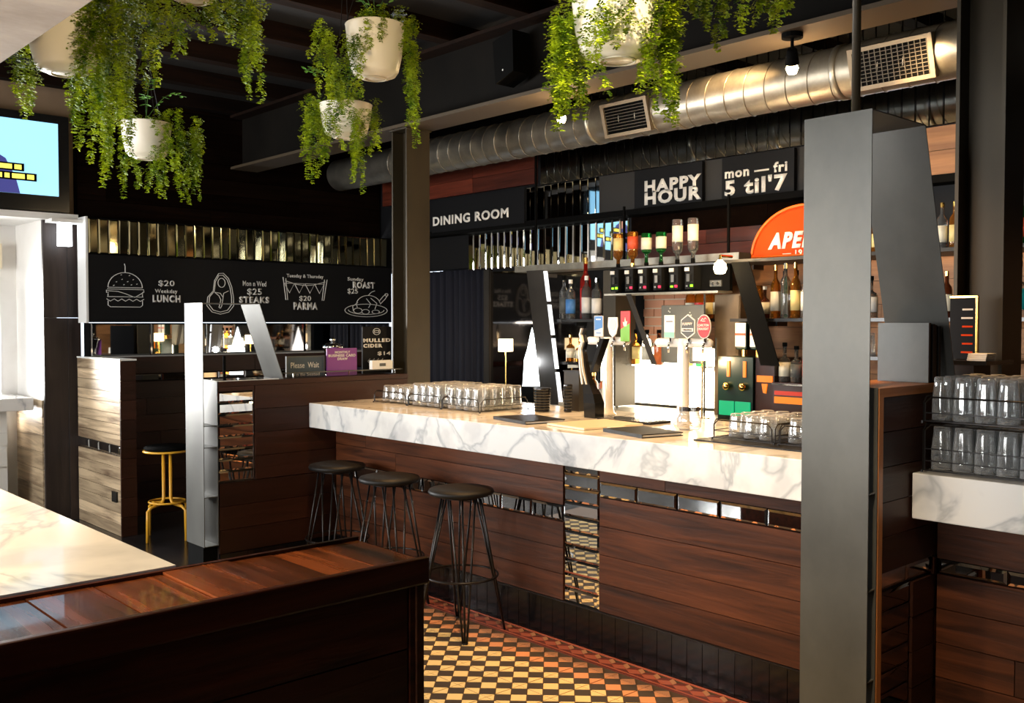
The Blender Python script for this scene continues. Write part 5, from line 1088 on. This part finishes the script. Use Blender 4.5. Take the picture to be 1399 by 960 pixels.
def hanging_plant(lab, c, r, h, strs, seed, tuft=24, sprigs=3, flowers=0, D=None):
    """c = centre of pot base; strs = (photograph column offset in metres along the picture's right, depth offset, start height, end height)"""
    rd = random.Random(seed); t = thing('hanging_plant', lab, 'plant', c); c = Vector(c)
    b = MB(); pot_mesh(b, tuple(c), r, h); b.build('pot', 'pot_white', t, smooth=True)
    MB().tube([(c.x+r*.38*math.cos(2*PI*q/28), c.y+r*.38*math.sin(2*PI*q/28), c.z-.002) for q in range(28)], .0025, 5, True).build('pot_base_ring', 'label_cream', t, smooth=True)
    for k in range(3):
        a = 2*PI*k/3+.5; MB().tube([c+Vector((r*.98*math.cos(a), r*.98*math.sin(a), h)), c+Vector((r*.2*math.cos(a), r*.2*math.sin(a), h+.35)), (c.x, c.y, max(3.555, c.z+h+.4) if c.z+h+.4 < 3.555 else 3.555)], .0022, 4).build('hanger_cord', 'wire', t)
    b = MB()
    for (dr, df, z0, z1) in strs:
        p = c+RT*dr+FW*df
        for k in range(2): strand(b, (p.x+rd.uniform(-.022, .022), p.y+rd.uniform(-.022, .022), z0), (z0-z1)*(1 if k == 0 else rd.uniform(.65, .92)), rd)
    for k in range(tuft):
        a = rd.uniform(0, 2*PI); q = r*rd.uniform(.3, 1.15); strand(b, (c.x+q*math.cos(a), c.y+q*math.sin(a), c.z+h+rd.uniform(.0, .09)), rd.uniform(.07, .16), rd, 1)
    b.build('foliage', 'foliage', t, kind='stuff')
    for k in range(sprigs):
        a = rd.uniform(0, 2*PI); d = Vector((math.cos(a), math.sin(a), .35)).normalized(); p0 = c+Vector((0, 0, h+.02)); st_ = MB(); P = [p0+d*(r*1.7*s/6)+Vector((0, 0, .12*math.sin(s/6*2.2))) for s in range(7)]
        st_.tube(P, .0022, 4); sp = st_.build('sprig', 'leaf_dark', t)
        for s in range(2, 7):
            for sg in (-1, 1):
                sd_ = d.cross(Vector((0, 0, 1))).normalized()*sg; l0 = P[s]; ld = (sd_*.8+d*.4+Vector((0, 0, rd.uniform(-.4, .2)))).normalized(); w_ = ld.cross(Vector((0, 0, 1))).normalized()*.011; L = .038
                MB().add([l0, l0+ld*L*.35+w_, l0+ld*L*.75+w_*.7, l0+ld*L, l0+ld*L*.75-w_*.7, l0+ld*L*.35-w_, l0+ld*L*.5+Vector((0, 0, .003))], [(0, 1, 6), (1, 2, 6), (2, 3, 6), (3, 4, 6), (4, 5, 6), (5, 0, 6)]).build('leaf', 'leaf_bright', sp)
    for k in range(flowers):
        a = rd.uniform(0, 6.28); f = c+Vector((r*.9*math.cos(a), r*.9*math.sin(a), h+.05)); b = MB()
        for q in range(9):
            e = f+Vector((rd.uniform(-.03, .03), rd.uniform(-.03, .03), rd.uniform(-.03, .03)))
            for s in range(4): u = R(90*s); b.add([e, e+Vector((math.cos(u)*.012, math.sin(u)*.012, .006)), e+Vector((math.cos(u+.9)*.014, math.sin(u+.9)*.014, .002))], [(0, 1, 2)])
        b.build('flower', 'flower_blue', t)
    return t
mat('leaf_bright', (0.10, 0.28, 0.03), 0.4); mat('flower_blue', (0.45, 0.55, 0.75), 0.5)
def plant_px(lab, cx, yb, d, r, h, spec, seed, **k):
    """cx, yb: photograph column and row of the pot base; spec: (column, top row, bottom row, depth offset)"""
    la = (cx-699.5)/1330*d; zc = 1.6+(441-yb)*d/1330; c = FW*d+RT*la; c.z = zc
    st_ = []
    for (x, y0, y1, df) in spec:
        D = d+df; st_.append(((x-699.5)/1330*D-la, df, 1.6+(441-y0)*D/1330, 1.6+(441-y1)*D/1330))
    hanging_plant(lab, tuple(c), r, h, st_, seed, **k)
def sp(lst): return lst
plant_px('hanging fern plant in white pot, large one in the upper left corner', 95, 104, 3.9, .142, .22,
         [(25, 60, 165, 0), (40, 60, 160, .05), (52, 80, 130, -.05), (112, 20, 200, -.1), (125, 10, 225, -.12), (140, 0, 240, -.1), (150, 0, 260, -.05), (160, 0, 250, 0), (118, 100, 210, 0), (133, 90, 205, .05), (165, 10, 275, -.05), (172, 0, 230, .05), (185, 0, 200, 0), (128, 0, 170, .1), (145, 0, 180, .1), (180, 0, 160, .1), (70, 20, 60, -.15), (195, 0, 130, .12)], 11, flowers=1)
plant_px('hanging fern plant in white pot behind and below the large left one', 203, 218, 5.6, .138, .20,
         [(215, 200, 272, -.1), (228, 195, 275, -.1), (240, 190, 278, -.08), (252, 180, 280, -.05), (262, 175, 275, 0), (270, 175, 268, .05), (182, 150, 255, -.1), (190, 215, 262, .1), (205, 225, 265, .1), (245, 150, 240, -.12), (268, 160, 240, 0), (235, 170, 235, -.14)], 12)
plant_px('hanging fern plant whose white pot is cut by the top edge, third from left', 268, 6, 3.7, .125, .20,
         [(222, 0, 120, 0), (232, 0, 95, .1), (245, 5, 70, 0), (255, 10, 84, -.05), (268, 10, 80, -.05), (285, 0, 60, .1), (296, 0, 58, -.05), (318, 0, 55, .1), (330, 0, 105, 0), (340, 0, 140, 0), (348, 0, 148, -.05), (355, 0, 120, 0), (308, -20, 30, .1), (345, -10, 90, .1), (215, -10, 60, .1)], 13)
plant_px('hanging fern plant in white pot with blue flowers, upper centre left', 514, 110, 4.7, .140, .25,
         [(442, 30, 95, 0), (452, 40, 150, -.1), (460, 50, 175, -.12), (470, 50, 160, -.1), (480, 60, 140, -.14), (505, 30, 75, -.15), (555, 30, 180, -.08), (563, 40, 200, -.06), (572, 25, 60, 0), (568, 60, 205, 0), (448, 60, 120, .05), (490, 50, 90, -.15), (465, 90, 190, -.05)], 14, flowers=3, sprigs=5)
plant_px('hanging fern plant in white pot directly below the blue flowered one', 474, 190, 5.1, .135, .17,
         [(420, 140, 200, 0), (428, 150, 245, -.05), (434, 160, 253, -.05), (447, 150, 245, -.12), (452, 160, 225, -.12), (490, 160, 255, -.12), (496, 165, 265, -.1), (502, 150, 230, -.08), (510, 160, 215, 0), (484, 150, 210, -.13), (424, 130, 215, .05), (440, 140, 230, 0)], 15, sprigs=5)
plant_px('hanging fern plant in big white pot, upper centre over the duct', 843, 86, 3.05, .145, .20,
         [(760, 30, 160, 0), (768, 30, 185, 0), (776, 25, 175, -.05), (788, 30, 170, .05), (798, 20, 165, .05), (808, 20, 80, -.13), (822, 10, 85, -.14), (835, 0, 70, -.14), (862, 0, 60, -.15), (878, 0, 100, -.08), (884, 20, 160, 0), (895, 20, 168, -.02), (905, 10, 175, 0), (915, 10, 172, .03), (925, 5, 150, 0), (933, 0, 100, 0), (900, 0, 120, -.1), (766, 10, 120, .1), (782, 40, 150, .1), (915, 60, 170, .08), (757, 20, 110, .05), (795, 60, 150, -.06), (816, 60, 100, .14)], 16, tuft=40, flowers=1)
plant_px('hanging fern plant with its pot above the picture, trailing at upper right centre', 1000, -55, 3.2, .14, .20,
         [(950, -50, 45, 0), (962, -50, 35, -.05), (978, -60, 30, 0), (985, -50, 70, 0), (993, -50, 60, -.05), (1002, -60, 30, -.1), (1052, -50, 40, 0), (1058, -50, 52, 0), (1064, -50, 35, -.05), (1085, -60, 12, 0), (1040, -60, 10, .05), (970, -60, 25, .1)], 17)
